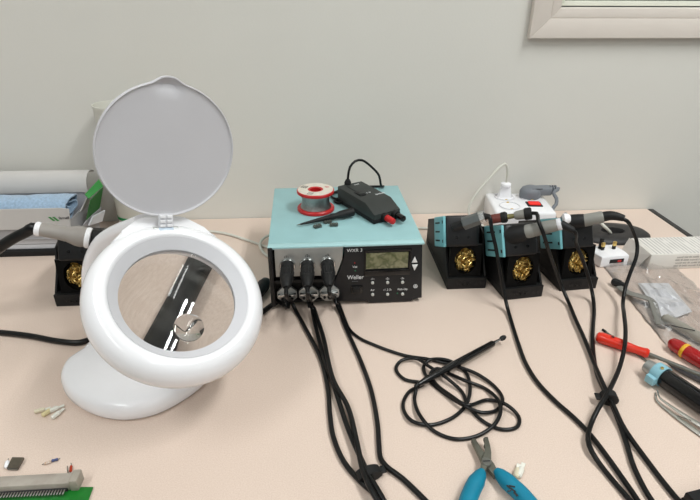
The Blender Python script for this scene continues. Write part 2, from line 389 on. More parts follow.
# ================================================================== soldering station
SO = V(0,-.3533,0); SA = .0125
st = thing('soldering_station', 'teal and black three channel soldering station with display and buttons', 'soldering station', SO, SA)
def sp(name, b, m, parent=None, smooth=40, label=None):
    o = obj(name, b, m, parent or st, smooth)
    if label: o['label'] = label
    return o
W2, SD, SH, SZ = .1175, .2452, .1065, .0077
m_front = mat('station_black_panel', (24,25,28), .4, noise=.1, nscale=60, bump=.06, bscale=1500)
sp('casing', B().box((0, .012+(SD-.012)/2, (SZ+SH)/2), (2*W2-.001, SD-.012, SH-SZ), bev=.0006), m_teal)
sp('front_lip', B().box((0, .0055, SH-.0018), (2*W2, .0136, .0036), bev=.0010), mat('teal_lip_highlight', (172,212,215), .4, noise=.03), label='teal front lip of the cover, coloured paler as if catching light')  # paler teal paints the light caught along the rounded front edge
# right hand control panel
pl = sp('control_panel', B().prism([(-0.0036,0.1046),(0.1142,0.1046),(0.1199,0.0076),(0.1047,0.0063),(0.1034,0.0017),(0.0354,0.0018),(0.0321,0.0070),(-0.0169,0.0071),(-0.0261,0.0287),(-0.0128,0.0594),(-0.0039,0.0826)], -.012, .0, Matrix(((1,0,0,0),(0,0,-1,0),(0,1,0,0),(0,0,0,1))), .001), m_front)
sp('side_frame', B().box((-W2+.0035, .004, (SZ+SH-.0035)/2), (.007,.018,SH-.0035-SZ+.006), bev=.0015), m_black)
sp('recess_back', B().box((-.068, .0095, .053), (.096,.005,.085)), m_blackm)
sp('recess_floor', B().box((-.066, .006, .0105), (.092,.012,.004), bev=.001), m_blackm)
sp('crossbar', B().box((-.066, .001, (-0.0642,0.0481)[1]), (.092,.008,.006), bev=.001), m_black)
XZ = Matrix(((1,0,0,0),(0,0,-1,0),(0,1,0,0),(0,0,0,1)))
sv = sp('socket_panel', B().prism([(-0.1077,0.1041),(-0.0062,0.1046),(-0.0071,0.0852),(-0.0104,0.0751),(-0.0166,0.0569),(-0.1075,0.0574)], -.006, .0035, XZ, .001), m_silver, label='brushed silver panel with three sockets')
PLUGX = [(-0.0895,0.0769), (-0.0598,0.0767), (-0.0293,0.0769)]
for i, (x, z) in enumerate(PLUGX):
    sp('socket_ring', B().lathe([(.0118,0),(.0122,.002),(.0112,.004),(.009,.004),(.009,0)], Matrix.Translation((x,-.0035,z)) @ Matrix.Rotation(PI/2,4,'X'), 28, closed=True), m_chrome, sv)
for i, (x, z) in enumerate([(-0.0905,0.0917), (-0.0593,0.0920), (-0.0287,0.0919)]):
    lettering('‹%d›' % (i+1), .0065, m_printd, sv, front_at(x,-.0037,z))
NOZ = [(-0.0925,0.0240), (-0.0593,0.0236), (-0.0273,0.0236)]
for i, (x, z) in enumerate(NOZ):
    pg = [(x+.0165*math.cos(PI/8+k*PI/4), z+.0150*math.sin(PI/8+k*PI/4)) for k in range(8)]
    nz = sp('nozzle_plate', B().prism(pg, -.004, .002, XZ, .001), m_silver)
    sp('clamp_bar', B().box((x,-.0055,z+.003), (.027,.008,.004), bev=.001), m_chrome, nz)
    for s in (-1,1): sp('screw', B().cyl((x+s*.0075,-.0015,z-.0065), (x+s*.0075,-.0035,z-.0065), .0022, seg=12), m_printd, nz)
    sp('air_port', B().cyl((x+.001,-.001,z-.003), (x+.001,-.009,z-.003), .0042, seg=14), m_blackm, nz)
# display
dx0, dz1 = (0.0265,0.0972); dx1, dz0 = (0.0981,0.0520)
lx0, lz1 = (0.0291,0.0914); lx1, lz0 = (0.0936,0.0643)
b = B(); b.box(((dx0+dx1)/2,-.0006,dz1-.002), (dx1-dx0,.003,.004), bev=.0008); b.box((dx0+.001,-.0006,(dz0+dz1)/2), (.002,.003,dz1-dz0), bev=.0006)
b.box((dx1-.0015,-.0006,(dz0+dz1)/2), (.003,.003,dz1-dz0), bev=.0008)
b.box(((dx0+dx1)/2,-.0008,(dz0+lz0)/2-.001), (dx1-dx0,.003,(lz0-dz0)-.002), bev=.0008)
df = sp('display_frame', b, m_blackg)
def lcd_mat():
    m = mat('lcd_glass', (118,120,92), .12, coat=.6)
    nt = m.node_tree; bs = nt.nodes['Principled BSDF']
    tc = nt.nodes.new('ShaderNodeTexCoord'); w = nt.nodes.new('ShaderNodeTexWave'); w.bands_direction = 'Z'; w.inputs['Scale'].default_value = 9; w.inputs['Distortion'].default_value = 14; w.inputs['Detail'].default_value = 2; w.inputs['Detail Scale'].default_value = 6  # wavy tone variation paints reflections into the display colour
    r = nt.nodes.new('ShaderNodeValToRGB'); r.color_ramp.elements[0].color = lin((92,96,66))+(1,); r.color_ramp.elements[1].color = lin((132,130,100))+(1,)
    nt.links.new(tc.outputs['Object'], w.inputs['Vector']); nt.links.new(w.outputs['Fac'], r.inputs[0]); nt.links.new(r.outputs[0], bs.inputs['Base Color']); return m
sp('display', B().box(((lx0+lx1)/2,-.0004,(lz0+lz1)/2), (lx1-lx0,.0012,lz1-lz0)), lcd_mat(), label='olive liquid crystal display')
def sf(x, z): return front_at(x, -.0002, z)
x, z = (0.0117,0.0965); lettering('WXR 3', .0076, m_print, pl, sf(x, z), bold=-.00004)
x, z = (0.0124,0.0685); lettering('Vac', .0050, m_print, pl, sf(x, z))
x, z = (0.0134,0.0498); lettering('Weller', .0100, m_print, pl, sf(x, z), bold=.00002, squash=.9)
x, z = (0.0127,0.0434); lettering('-----', .0060, mat('grey_print', (120,122,126), .6, noise=.02), pl, sf(x, z))
for p, rgb, nm in (((0.0119,0.0755), (150,25,30), 'red_lamp'), ((0.0130,0.0617), (20,110,70), 'green_lamp'), ((0.0801,0.0181), (20,110,70), 'green_lamp')):
    sp('indicator', B().cyl((p[0],.0005,p[1]), (p[0],-.0008,p[1]), .0011, seg=12), mat(nm, rgb, .3, noise=.05), pl)
x, z = (0.0157,0.0280)
sw = sp('power_switch', B().box((x,-.0005,z), (.0185,.003,.0135), bev=.0008), m_blackg); sp('rocker', B().box((x-.0012,-.0024,z+.0006), (.011,.003,.010), Matrix.Translation((0,0,0)), bev=.001), m_blackm, sw)
m_btn = mat('button_grey', (196,196,190), .4, noise=.05)
lab = [['‹1›','‹2›','‹3›'],['Air','‹1 2 3›','Pick-Up']]
BTN = [[((0.0401,0.0394),(0.0400,0.0460)),((0.0636,0.0389),(0.0634,0.0455)),((0.0872,0.0383),(0.0868,0.0450))],
       [((0.0407,0.0178),(0.0405,0.0257)),((0.0644,0.0172),(0.0641,0.0252)),((0.0883,0.0167),(0.0879,0.0250))]]
for r_ in range(2):
    for c_ in range(3):
        (x, z), (tx_, tz_) = BTN[r_][c_]
        sp('button', B().lathe([(.0003,.0030),(.0018,.0028),(.0024,.002),(.0025,0)], Matrix.Translation((x,0,z)) @ Matrix.Rotation(PI/2,4,'X'), 18, cap0=True), m_btn)
        lettering(lab[r_][c_], .0050, m_print, pl, sf(tx_, tz_))
for (x, z), s in (((0.1040,0.0776),1),((0.1048,0.0638),-1)):
    sp('arrow_key', B().prism([(x-.0045,z-.0050*s),(x+.0045,z-.0050*s),(x,z+.0055*s)], -.001, .0012, XZ, .0003), m_print)
x, z = (0.1082,0.0297)
b = B(); b.lathe([(.0034,0),(.0034,.0004),(.0027,.0004),(.0027,0)], Matrix.Translation((x,-.0001,z)) @ Matrix.Rotation(PI/2,4,'X'), 20, closed=True)
b.box((x,-.0003,z), (.0036,.0004,.0006)); b.box((x,-.0003,z+.0014), (.0022,.0004,.0006)); b.box((x,-.0003,z-.0014), (.0044,.0004,.0006))
sp('socket_symbol', b, m_print, pl)
for x in (-.10,.10):
    for y in (.03,.22): sp('foot', B().cyl((x,y,0), (x,y,SZ+.001), .009, seg=18), m_blackm)

# plugs and their leads, one thing each
def over_edge(p):
    """run a lead from its last point on to the front edge of the bench"""
    x, y, z = p; return [(x+.006, -.745, max(z-.001, .0032)), (x+.014, -.772, .0032), (x+.026, -.796, .0032)]
def plug(i, label, pts, extra=None):
    x, z = PLUGX[i]; o = SO + V(x, -.0045, z)
    t = thing('plug_lead', label, 'cable', o, group='leads plugged into the station')
    e = o+V(0,-.058,-.004)
    part('connector', B().turn(o, e, [(0,.0088),(.04,.0098),(.18,.0100),(.2,.0092),(.24,.0092),(.27,.0100),(.62,.0095),(.68,.0082),(.72,.0086),(.76,.0078),(.80,.0080),(.84,.0070),(.88,.0072),(.93,.0055),(1,.0042)], 24), m_blackm, t)
    b = B()
    for k in range(14):
        a = 2*PI*k/14; q0 = axis_frame(o, e-o) @ V(.0099*math.cos(a), .0099*math.sin(a), .019); q1 = axis_frame(o, e-o) @ V(.0094*math.cos(a), .0094*math.sin(a), .034); b.cyl(q0, q1, .0009, seg=6)
    part('grip_ribs', b, m_black, t)
    cable(t, [e+V(0,.006,0), e+V(0,-.008,-.005)]+pts+over_edge(pts[-1]), .0030, m_cable)
    return t
plug(0, 'black plug and lead in the leftmost station socket', [(-0.0854,-0.3608,0.0120),(-0.0794,-0.3706,0.0035),(-0.0670,-0.4096,0.0031),(-0.0440,-0.4880,0.0031),(-0.0364,-0.5489,0.0031),(-0.0356,-0.5915,0.0031),(-0.0331,-0.6251,0.0031),(-0.0233,-0.6604,0.0031),(-0.0085,-0.6853,0.0031),(0.0051,-0.7016,0.0031),(0.0178,-0.7181,0.0031)])
plug(1, 'black plug and lead in the middle station socket', [(-0.0560,-0.3688,0.0160),(-0.0533,-0.3844,0.0080),(-0.0507,-0.4097,0.0062),(-0.0385,-0.4963,0.0062),(-0.0273,-0.5542,0.0062),(-0.0161,-0.6168,0.0062),(-0.0057,-0.6609,0.0085),(0.0015,-0.6864,0.0095),(0.0070,-0.7010,0.0095),(0.0140,-0.7169,0.0062)])
plug(2, 'black plug and lead in the rightmost station socket', [(-0.0187,-0.3580,0.0130),(-0.0120,-0.3777,0.0035),(-0.0077,-0.4081,0.0031),(0.0093,-0.4962,0.0031),(0.0172,-0.5537,0.0031),(0.0185,-0.6092,0.0031),(0.0164,-0.6414,0.0031),(0.0159,-0.6576,0.0031),(0.0204,-0.6685,0.0031),(0.0355,-0.6856,0.0031),(0.0524,-0.7105,0.0031),(0.0585,-0.7209,0.0031)])
# air hoses that leave the lower nozzles
def hose(i, label, pts, r=.0031):
    x, z = NOZ[i]; o = SO + V(x+.001, -.008, z-.003)
    t = thing('air_hose', label, 'cable', o, group='hoses from the lower nozzles')
    part('hose_end', B().cyl(o+V(0,.001,0), o+V(0,-.012,-.001), .0046, seg=16), m_blackm, t)
    cable(t, [o+V(0,-.010,0), o+V(0,-.019,-.003)]+pts+(over_edge(pts[-1]) if i else [(-.75,-.33,.0042),(-1.0,-.30,.0042)]), r, m_cable)
    return t
ho = hose(0, 'black hose from the left nozzle running left behind the lamp', [(-0.1076,-0.3505,0.0090),(-0.1198,-0.3578,0.0050),(-0.1369,-0.3762,0.0042),(-0.1645,-0.3717,0.0042),(-0.1891,-0.3094,0.0042),(-0.2139,-0.2131,0.0042),(-0.2378,-0.1611,0.0042),(-0.2504,-0.1842,0.0042),(-0.2566,-0.2566,0.0042),(-0.2624,-0.3259,0.0042),(-0.2668,-0.3889,0.0042),(-0.2737,-0.4207,0.0042),(-0.2953,-0.4287,0.0042),(-0.3295,-0.4159,0.0042),(-0.3531,-0.4120,0.0042),(-0.3659,-0.4230,0.0042),(-0.3793,-0.4314,0.0042),(-0.4081,-0.4272,0.0042),(-0.4557,-0.4113,0.0042),(-0.5024,-0.4000,0.0042),(-0.5471,-0.3935,0.0042)], .0041)
part('lens_view_sleeve', B().turn(V((-0.2488,-0.1911,0.0078)), V((-0.2711,-0.4234,0.0078)), [(0,.0045),(.03,.0070),(.08,.0078),(.92,.0078),(.97,.0070),(1,.0045)], 20), m_blackm, ho, label='added thick black sleeve on the hose, magnified by the lens')  # added sleeve, thickened to give the dark strip seen through the lens
hose(1, 'black hose from the middle nozzle running down in the bundle', [(-0.0531,-0.3710,0.0100),(-0.0475,-0.4002,0.0095),(-0.0398,-0.4453,0.0095),(-0.0292,-0.5382,0.0095),(-0.0141,-0.5873,0.0095),(-0.0083,-0.6386,0.0095),(-0.0051,-0.6799,0.0125),(-0.0001,-0.7006,0.0125),(0.0077,-0.7190,0.0095)])
# hook and loop tie on the bundle
c0 = V((0.0013,-0.6796,0.0065)); t0 = (V((0.0056,-0.6962,0.0065))-V((-0.0027,-0.6673,0.0065))).normalized()
b = B(); rg = []
fm = axis_frame(c0, t0)
for k, (r_, h_) in enumerate(((.002,-.0055),(.0112,-.0055),(.0112,.0055),(.002,.0055))): rg.append((r_, h_))
b.lathe(rg, fm @ Matrix.Diagonal((1.15,.55,1,1)), 28, closed=True); b.box((.0140,0,0), (.008,.0022,.009), fm, .0006)
tag(obj('cable_tie', b, m_blackm, smooth=40), 'black hook and loop tie around the station leads', 'cable tie')

# ================================================================== things on top of the station
TOPZ = SH + .0003
# solder reel
o = V(-.044,-.216,TOPZ); t = thing('solder_reel', 'red flanged reel of solder wire with cream label', 'solder reel', o)
H = .0365; R = .0315
part('flange', B().lathe([(.011,0),(R-.001,0),(R,.001),(R,.0045),(R-.001,.0055),(.011,.0055)], Matrix.Translation(o), 48, closed=True), m_red, t)
fl = part('flange', B().lathe([(.011,H-.0055),(R-.001,H-.0055),(R,H-.0045),(R,H-.001),(R-.001,H),(.0125,H),(.011,H-.001)], Matrix.Translation(o), 48, closed=True), m_red, t)
part('hub', B().lathe([(.0095,.0),(.0125,.0),(.0125,H-.0005),(.0095,H-.0005)], Matrix.Translation(o), 32, closed=True), m_red, t)
part('hub_floor', B().lathe([(.0003,.010),(.0100,.010),(.0100,.012),(.0003,.012)], Matrix.Translation(o), 24, closed=True), m_red, t)
lb = part('label_ring', B().lathe([(.0130,H),(.0298,H),(.0298,H+.0003),(.0130,H+.0003)], Matrix.Translation(o), 48, closed=True), mat('cream_label', (222,214,200), .6, noise=.12, nscale=160), t)
for k, (a, tx, mm) in enumerate(((2.6,'',m_printd),(4.3,'',m_printd),(.45,'',m_red))):
    q = Matrix.Translation(o+V(.0215*math.cos(a), .0215*math.sin(a), H+.0004)) @ Matrix.Rotation(a-PI/2 if k == 2 else a+PI/2, 4, 'Z')
    if k == 2: lettering('///', .009, m_red, lb, q, off=o)
    else: 
        for r_ in (-.004, 0, .004): lettering('|||.||.||||', .0035, mat('grey_ink', (120,116,112), .6, noise=.05), lb, q @ Matrix.Translation((0, r_, 0)), off=o, name='print')
wire = mat('solder_wire', (178,176,174), .33, metal=.9, noise=.2, nscale=300)
pr_ = []; k = 22
for j in range(k):
    h = .0058+(H-.0116)*j/(k-1); e = abs(2*j/(k-1)-1); r_ = .0228+.0035*e**2.2+(.0005 if j % 2 else -.0003); pr_.append((r_, h))
part('solder_winding', B().lathe([(.0125,.0058)]+pr_+[(.0125,H-.0058)], Matrix.Translation(o), 48, closed=True), wire, t, smooth=80)

# test adapter with probe
c = V(.0445,-.221,TOPZ); U = V(.47,-.883,0).normalized(); Vv = V(.883,.47,0).normalized()
t = thing('test_adapter', 'dark grey handheld test box with red and black sockets', 'tester', c)
TM = frame(c, U, Vv, (0,0,1)); YZm = lambda: None
m_tst = mat('tester_grey', (52,55,53), .55, noise=.1, nscale=60, bump=.1, bscale=900)
side = [(-.0575,.002),(.0560,.002),(.0575,.006),(.0575,.016),(.0300,.0285),(-.0575,.0285)]
SM = TM @ Matrix(((1,0,0,0),(0,0,-1,0),(0,1,0,0),(0,0,0,1)))     # profile (u, z), width along v
bd = part('body', B().prism(side, -.0265, .0265, SM, .003, 2), m_tst, t)
part('base_shell', B().box((0,0,.0040), (.116,.0545,.0075), TM, .0015), m_blackm, t)
part('slide_switch', B().box((-.006,-.012,.0288), (.020,.012,.003), TM, .001), m_blackm, t)
part('switch_thumb', B().box((-.002,-.012,.0305), (.006,.011,.003), TM, .001), m_tst, t)
part('groove', B().box((-.031,-.012,.0287), (.030,.0018,.0008), TM), m_blackm, t)
lettering('iimiiniii', .0075, m_print, bd, frame(c+U*.010+Vv*.018+V(0,0,.0287), U.cross(V(0,0,1))*-1, U*-1, (0,0,1)), off=c, squash=.9)
lettering('I  O', .005, m_print, bd, frame(c+U*-.004+Vv*.004+V(0,0,.0287), U.cross(V(0,0,1))*-1, U*-1, (0,0,1)), off=c)
lettering('iimii', .006, m_print, bd, frame(c+U*-.048+Vv*.008+V(0,0,.0287), U.cross(V(0,0,1))*-1, U*-1, (0,0,1)), off=c)
for s, mm, nm in ((-.006, m_red, 'red'), (.0145, m_blackg, 'black')):
    a = c+U*.055+Vv*s+V(0,0,.0095); so = part('socket_collar', B().cyl(a, a+U*.010, .0072, seg=20), m_blackm, t)
    part('probe_sleeve', B().turn(a+U*.008, a+U*.028, [(0,.0052),(.08,.0056),(.9,.0052),(.95,.0035),(1,.0035)], 18), mm, t, label='%s banana socket sleeve' % nm)
part('cable_gland', B().turn(V((0.0133,-0.1720,0.1260)), V((0.0136,-0.1720,0.1438)), [(0,.0062),(.3,.0068),(.5,.006),(.7,.0062),(1,.0036)], 16), m_blackm, t)
cable(t, [(0.0132,-0.1720,0.1354),(0.0144,-0.1700,0.1514),(0.0178,-0.1660,0.1646),(0.0270,-0.1600,0.1729),(0.0401,-0.1520,0.1720),(0.0587,-0.1420,0.1559),(0.0740,-0.1320,0.1358),(0.0793,-0.1280,0.1139),(.085,-.118,.1095),(.045,-.1185,.1095),(.01,-.128,.1095),(-.016,-.158,.1095),(-.008,-.176,.1095),(.0,-.172,.1095),(.004,-.155,.1115),(-.025,-.150,.1115),(-.05,-.165,.1125),(-.052,-.172,.1095)], .0022, m_cable)
cable(t, [(.012,-.20,.113),(-.004,-.196,.1095),(-.011,-.186,.1095),(.001,-.181,.1115),(.014,-.186,.115)], .0022, m_cable, name='cable_loop')
# probe
t = thing('test_probe', 'black tapered test probe lying beside the reel', 'probe', (-0.0380,-0.2604,0.1065))
a = V((-0.0756,-0.2875,0.1105)); e = V((0.0168,-0.2525,0.1165))
part('handle', B().turn(a.lerp(e,.06), e, [(0,.0014),(.1,.0020),(.35,.0034),(.55,.0042),(.58,.0052),(.62,.0052),(.66,.0046),(.78,.0066),(1,.0072)], 18), m_blackm, t)
part('tip', B().turn(a, a.lerp(e,.08), [(0,.0004),(.5,.0011),(1,.0013)], 10), m_steel, t)
for i, (px, ang, lb_) in enumerate((((-0.0428,-0.2896,0.1085), .5, 'small dark chip nearest the front left of the station top'), ((-0.0260,-0.2736,0.1085), .3, 'small dark chip lying behind the other two chips'), ((-0.0165,-0.2851,0.1085), .05, 'small dark chip rightmost of three beside the test box'))):
    o = V(px[0], px[1], TOPZ); t = thing('circuit_chip', lb_, 'chip', o, ang, 'loose chips on the station')
    obj('chip_body', B().box((0,0,.0026), (.0135,.0055,.0034), bev=.0004), mat('chip_grey', (84,88,82), .6, noise=.2, nscale=500), t)
    for s in (-1,1):
        for k in range(5): obj('pin', B().box((-.0052+k*.0026, s*.0034, .0014), (.0008,.0016,.0028)), m_steel, t)
    for k in range(3): obj('rib', B().box((-.004+k*.004, 0, .0046), (.0012,.0050,.0008)), m_steel, t)

# ================================================================== iron stands
WOOL = {}
m_panel = mat('wool_panel_black', (10,10,10), .6, spec=.15, noise=.1)
def wool_mesh():
    if 'm' in WOOL: return WOOL['m']
    b = B(); rnd = random.Random(3)
    for k in range(85):
        a = rnd.uniform(0, 2*PI); q = math.sqrt(rnd.random()); cx_, cz_ = .0145*q*math.cos(a), .0200*q*math.sin(a); cy_ = rnd.uniform(-.008, .006)
        rr = rnd.uniform(.0025, .0060); ax = Vector((rnd.gauss(0,1), rnd.gauss(0,1), rnd.gauss(0,1))).normalized(); fm_ = axis_frame((cx_, cy_, cz_), ax)
        pts = [fm_ @ V(rr*math.cos(j*.8), rr*math.sin(j*.8), (j-7)*.0007) for j in range(14)]
        b.tube(pts, .0007, 4, flat=(1.5,.5))
    bmesh.ops.recalc_face_normals(b.bm, faces=b.bm.faces)
    me = bpy.data.meshes.new('brass_wool'); b.bm.to_mesh(me); b.bm.free(); me.materials.append(m_brass); WOOL['m'] = me; return me
YX = Matrix(((0,0,1,0),(1,0,0,0),(0,1,0,0),(0,0,0,1)))   # profile (y, z) extruded along x
def make_stand(label, loc, rz, side=-1, shift=-.013):
    t = thing('iron_stand', label, 'iron stand', loc, rz, 'soldering iron stands')
    bs = obj('base', B().prism([(0,0),(.172,0),(.172,.012),(.016,.012),(.014,.0205),(0,.0205)], -.033, .033, YX, .0012), m_blackm, t)
    lettering('Weller', .0085, m_black, bs, front_at(-.006,-.0003,.0105), bold=.0003, extrude=.0004, name='embossed_lettering')
    b = B(); b.prism([(.012,.0065),(.020,.0065),(.016,.0135)], 0, .0004, Matrix(((1,0,0,0),(0,0,1,-.0004),(0,1,0,0),(0,0,0,1)))); b.box((.025,-.0002,.010), (.005,.0006,.006))
    obj('embossed_mark', b, m_black, bs)
    for s in (-1,1):
        obj('side_panel', B().prism([(.004,.012),(.172,.012),(.172,.052),(.078,.096),(.040,.082),(.028,.05),(.006,.022)], -.0015, .0015, Matrix.Translation((s*.0312,0,0)) @ YX, .0005), m_blackm, t)
    obj('back_panel', B().prism([(.170,.012),(.170,.051),(.078,.0945),(.075,.0925),(.166,.049),(.166,.012)], -.0295, .0295, YX), m_blackm, t)
    # panel with the brass wool window
    sx_ = -.004 if shift < 0 else .004
    tilt = Matrix.Translation((sx_,.0145,.0475)) @ Matrix.Rotation(math.radians(90-7),4,'X')
    wp = obj('wool_holder', B().hole_plate(.053,.056,.006,.0232,tilt,48,rx=.0178), m_panel, t)
    obj('holder_rim', B().box((0,.0283,.0065), (.052,.0016,.0016), tilt, .0004), m_black, wp)
    obj('wool_cup', B().lathe([(.0178,0),(.0178,-.022),(.0003,-.022)], tilt @ Matrix.Diagonal((1,1.3,1,1)), 32), m_blackm, wp)
    w = bpy.data.objects.new('brass_wool', wool_mesh()); COL.objects.link(w); w.parent = t; w.location = (sx_+.0015,.0185,.0475); w['kind'] = 'stuff'; w['label'] = 'curly golden brass wool'
    # tilted holder block
    up_ = V(0,.43,.903); bk = V(0,.903,-.43); o_ = V(shift,.003,.078)
    HB = frame(o_, (1,0,0), bk, up_)
    hb_ = obj('holder', B().box((0,.037,.025), (.054,.074,.050), HB, .004, 3), m_black, t)
    obj('holder_back', B().box((.010 if shift < 0 else -.006,.060,.020), (.060,.050,.036), HB, .004, 3), m_blackm, t)
    for s in ((side,) if side else ()):
        cv = obj('side_cover', B().box((s*.0285,.034,.0245), (.005,.064,.050), HB, .0018), m_teal2, t)
        cv['label'] = 'teal slotted side cover'
        for k in range(3): obj('vent_slot_shade', B().box((s*.0311,.040,.010+k*.0145), (.0006,.030,.0026), HB), m_blackm, cv)  # thin black boxes laid on the cover imitate the shade inside slots
        for k in (0,2): obj('notch', B().box((s*.0311,.006,.009+k*.0155), (.0006,.004,.005), HB), m_blackm, cv)
    for s in (-1,1): obj('screw_hole', B().cyl(HB @ V(s*.010,.0005,.014), HB @ V(s*.010,-.0004,.014), .0024, seg=12), m_blackg, hb_)
    return t, HB
def stand_funnel(t, p0, p1, r0, r1):
    """black cup that takes the iron, given in world coordinates"""
    mi = (Matrix.Translation(t.location) @ Matrix.Rotation(t.rotation_euler.z, 4, 'Z')).inverted()
    a, e = mi @ V(p0), mi @ V(p1)
    return obj('funnel', B().turn(a, e, [(0,r0*.8),(.05,r0),(.25,r0),(.6,(r0+r1)/2*1.02),(.93,r1),(1,r1*.92),(.98,r1*.8),(.5,r1*.7)], 28), m_blackm, t)
s1, _ = make_stand('black stand with teal side and brass wool beside the station', (.202,-.317,0), 0)
s2, _ = make_stand('black stand with teal side and brass wool, middle of three together', (.2865,-.352,0), .12)
s3, _ = make_stand('black stand with teal side and brass wool beside white adapter', (.387,-.332,0), .09)
s4, _ = make_stand('black iron stand with brass wool half hidden behind the magnifier lamp', (-.421,-.329,0), .0, 0, .013)
s4_h = [c_ for c_ in s4.children if c_.name.startswith('wool_holder')]

def leads(pts): return pts+over_edge(pts[-1])
# irons, each with its own lead
m_grey = mat('iron_grey_handle', (140,139,133), .42, noise=.06, nscale=60)
t = thing('soldering_iron', 'silver grey hexagonal iron resting on the stand beside the station', 'soldering iron', (0.1923,-0.3250,0.1258), group='soldering irons')
a = V((0.1670,-0.3180,0.1130)); e = V((0.2122,-0.3320,0.1384))
part('grip', B().turn(a, a.lerp(e,.42), [(0,.004),(.1,.0065),(.8,.0075),(1,.0085)], 8), m_blackm, t)
part('handle', B().turn(a.lerp(e,.34), e.lerp(a,.14), [(0,.0092),(.04,.0102),(.96,.0098),(1,.0088)], 6), mat('gunmetal', (104,108,108), .3, metal=.6, noise=.1), t, smooth=20)
part('end_cap', B().turn(a.lerp(e,.84), e, [(0,.0098),(.1,.0102),(.9,.0096),(1,.0085)], 6), m_chrome, t, smooth=20)
ecd = (e-a).normalized()
part('strain_relief', B().turn(e-ecd*.001, e+ecd*.005+V(.001,-.004,-.001), [(0,.0050),(1,.0036)], 14), m_blackm, t)
cable(t, [e, e+ecd*.005+V(.001,-.004,-.001)]+leads([(0.2206,-0.3442,0.1220),(0.2268,-0.3544,0.0980),(0.2333,-0.3635,0.0680),(0.2412,-0.3729,0.0340),(0.2462,-0.3872,0.0100),(0.2428,-0.4200,0.0031),(0.2345,-0.4708,0.0031),(0.2290,-0.5162,0.0031),(0.2306,-0.5536,0.0031),(0.2394,-0.5881,0.0031),(0.2486,-0.6119,0.0031),(0.2558,-0.6371,0.0031),(0.2601,-0.6741,0.0031),(0.2628,-0.7167,0.0031),(0.2640,-0.7326,0.0031)]), .0029, m_cable)

t = thing('soldering_iron', 'slim iron with brown sleeve lying on top of the middle stand', 'soldering iron', (0.2542,-0.3250,0.1343), group='soldering irons')
a = V((0.2263,-0.3150,0.1246)); e = V((0.2823,-0.3350,0.1424)); L = e-a
part('brown_sleeve', B().turn(a, a.lerp(e,.30), [(0,.0066),(.06,.0074),(.94,.0074),(1,.0066)], 20), mat('brown_sleeve', (112,52,44), .45, noise=.2, nscale=200), t)
part('end_ring', B().turn(a-L*.03, a+L*.01, [(0,.0060),(.3,.0066),(1,.0066)], 20), m_chrome, t)
part('collar', B().turn(a.lerp(e,.28), a.lerp(e,.44), [(0,.0078),(.15,.0084),(.7,.0088),(1,.0066)], 22), m_blackm, t)
part('barrel', B().turn(a.lerp(e,.40), a.lerp(e,.66), [(0,.0042),(.9,.0036),(1,.0034)], 16), mat('olive_brass', (146,140,96), .35, metal=.7, noise=.2), t)
part('grey_grip', B().turn(a.lerp(e,.60), a.lerp(e,.88), [(0,.0052),(.2,.0068),(.8,.0078),(1,.0078)], 20), m_grey, t)
part('end_cap', B().turn(a.lerp(e,.84), e+L*.02, [(0,.0086),(.2,.0096),(.85,.0094),(1,.0078)], 22), m_blackm, t)
ed = L.normalized()
cable(t, [e-ed*.004, e+ed*.007+V(0,-.003,0)]+leads([(0.2858,-0.3550,0.1400),(0.2928,-0.3662,0.1220),(0.3081,-0.3638,0.0900),(0.3311,-0.3533,0.0500),(0.3449,-0.3566,0.0220),(0.3492,-0.3756,0.0075),(0.3402,-0.4202,0.0062),(0.3307,-0.4695,0.0062),(0.3185,-0.5237,0.0062),(0.3046,-0.5746,0.0125),(0.3007,-0.6073,0.0095),(0.2976,-0.6369,0.0062),(0.3001,-0.6821,0.0031),(0.3014,-0.7086,0.0031),(0.3040,-0.7309,0.0031)]), .0029, m_cable)

t = thing('soldering_iron', 'grey handled iron pushed into the funnel of the middle stand', 'soldering iron', (0.2960,-0.3450,0.1219), group='soldering irons')
a = V((0.2718,-0.3420,0.1136)); e = V((0.3218,-0.3620,0.1365)); L = e-a; ed = L.normalized()
part('handle', B().turn(a, a.lerp(e,.90), [(0,.0098),(.05,.0108),(.28,.0106),(.30,.0100),(.32,.0104),(.9,.0092),(1,.0084)], 26), m_grey, t)
part('end_ring', B().turn(a.lerp(e,.86), a.lerp(e,.96), [(0,.0088),(.3,.0092),(.8,.0092),(1,.0084)], 26), m_whitem, t)
part('strain_relief', B().turn(a.lerp(e,.94), e+V(.014,-.008,-.008), [(0,.0062),(.2,.0066),(1,.0046)], 18), m_blackm, t)
stand_funnel(s2, (0.2532,-0.3280,0.1014), a+ed*.006, .0155, .0128)
cable(t, [e+V(.006,-.003,-.003), e+V(.016,-.010,-.010)]+leads([(0.3522,-0.3557,0.1000),(0.3668,-0.3568,0.0740),(0.3826,-0.3584,0.0420),(0.3926,-0.3663,0.0130),(0.3823,-0.3959,0.0045),(0.3603,-0.4378,0.0031),(0.3410,-0.4753,0.0031),(0.3142,-0.5418,0.0031),(0.3039,-0.5833,0.0075),(0.3026,-0.6007,0.0062),(0.2936,-0.6456,0.0031),(0.2802,-0.6936,0.0031),(0.2777,-0.7336,0.0031)]), .0029, m_cable)

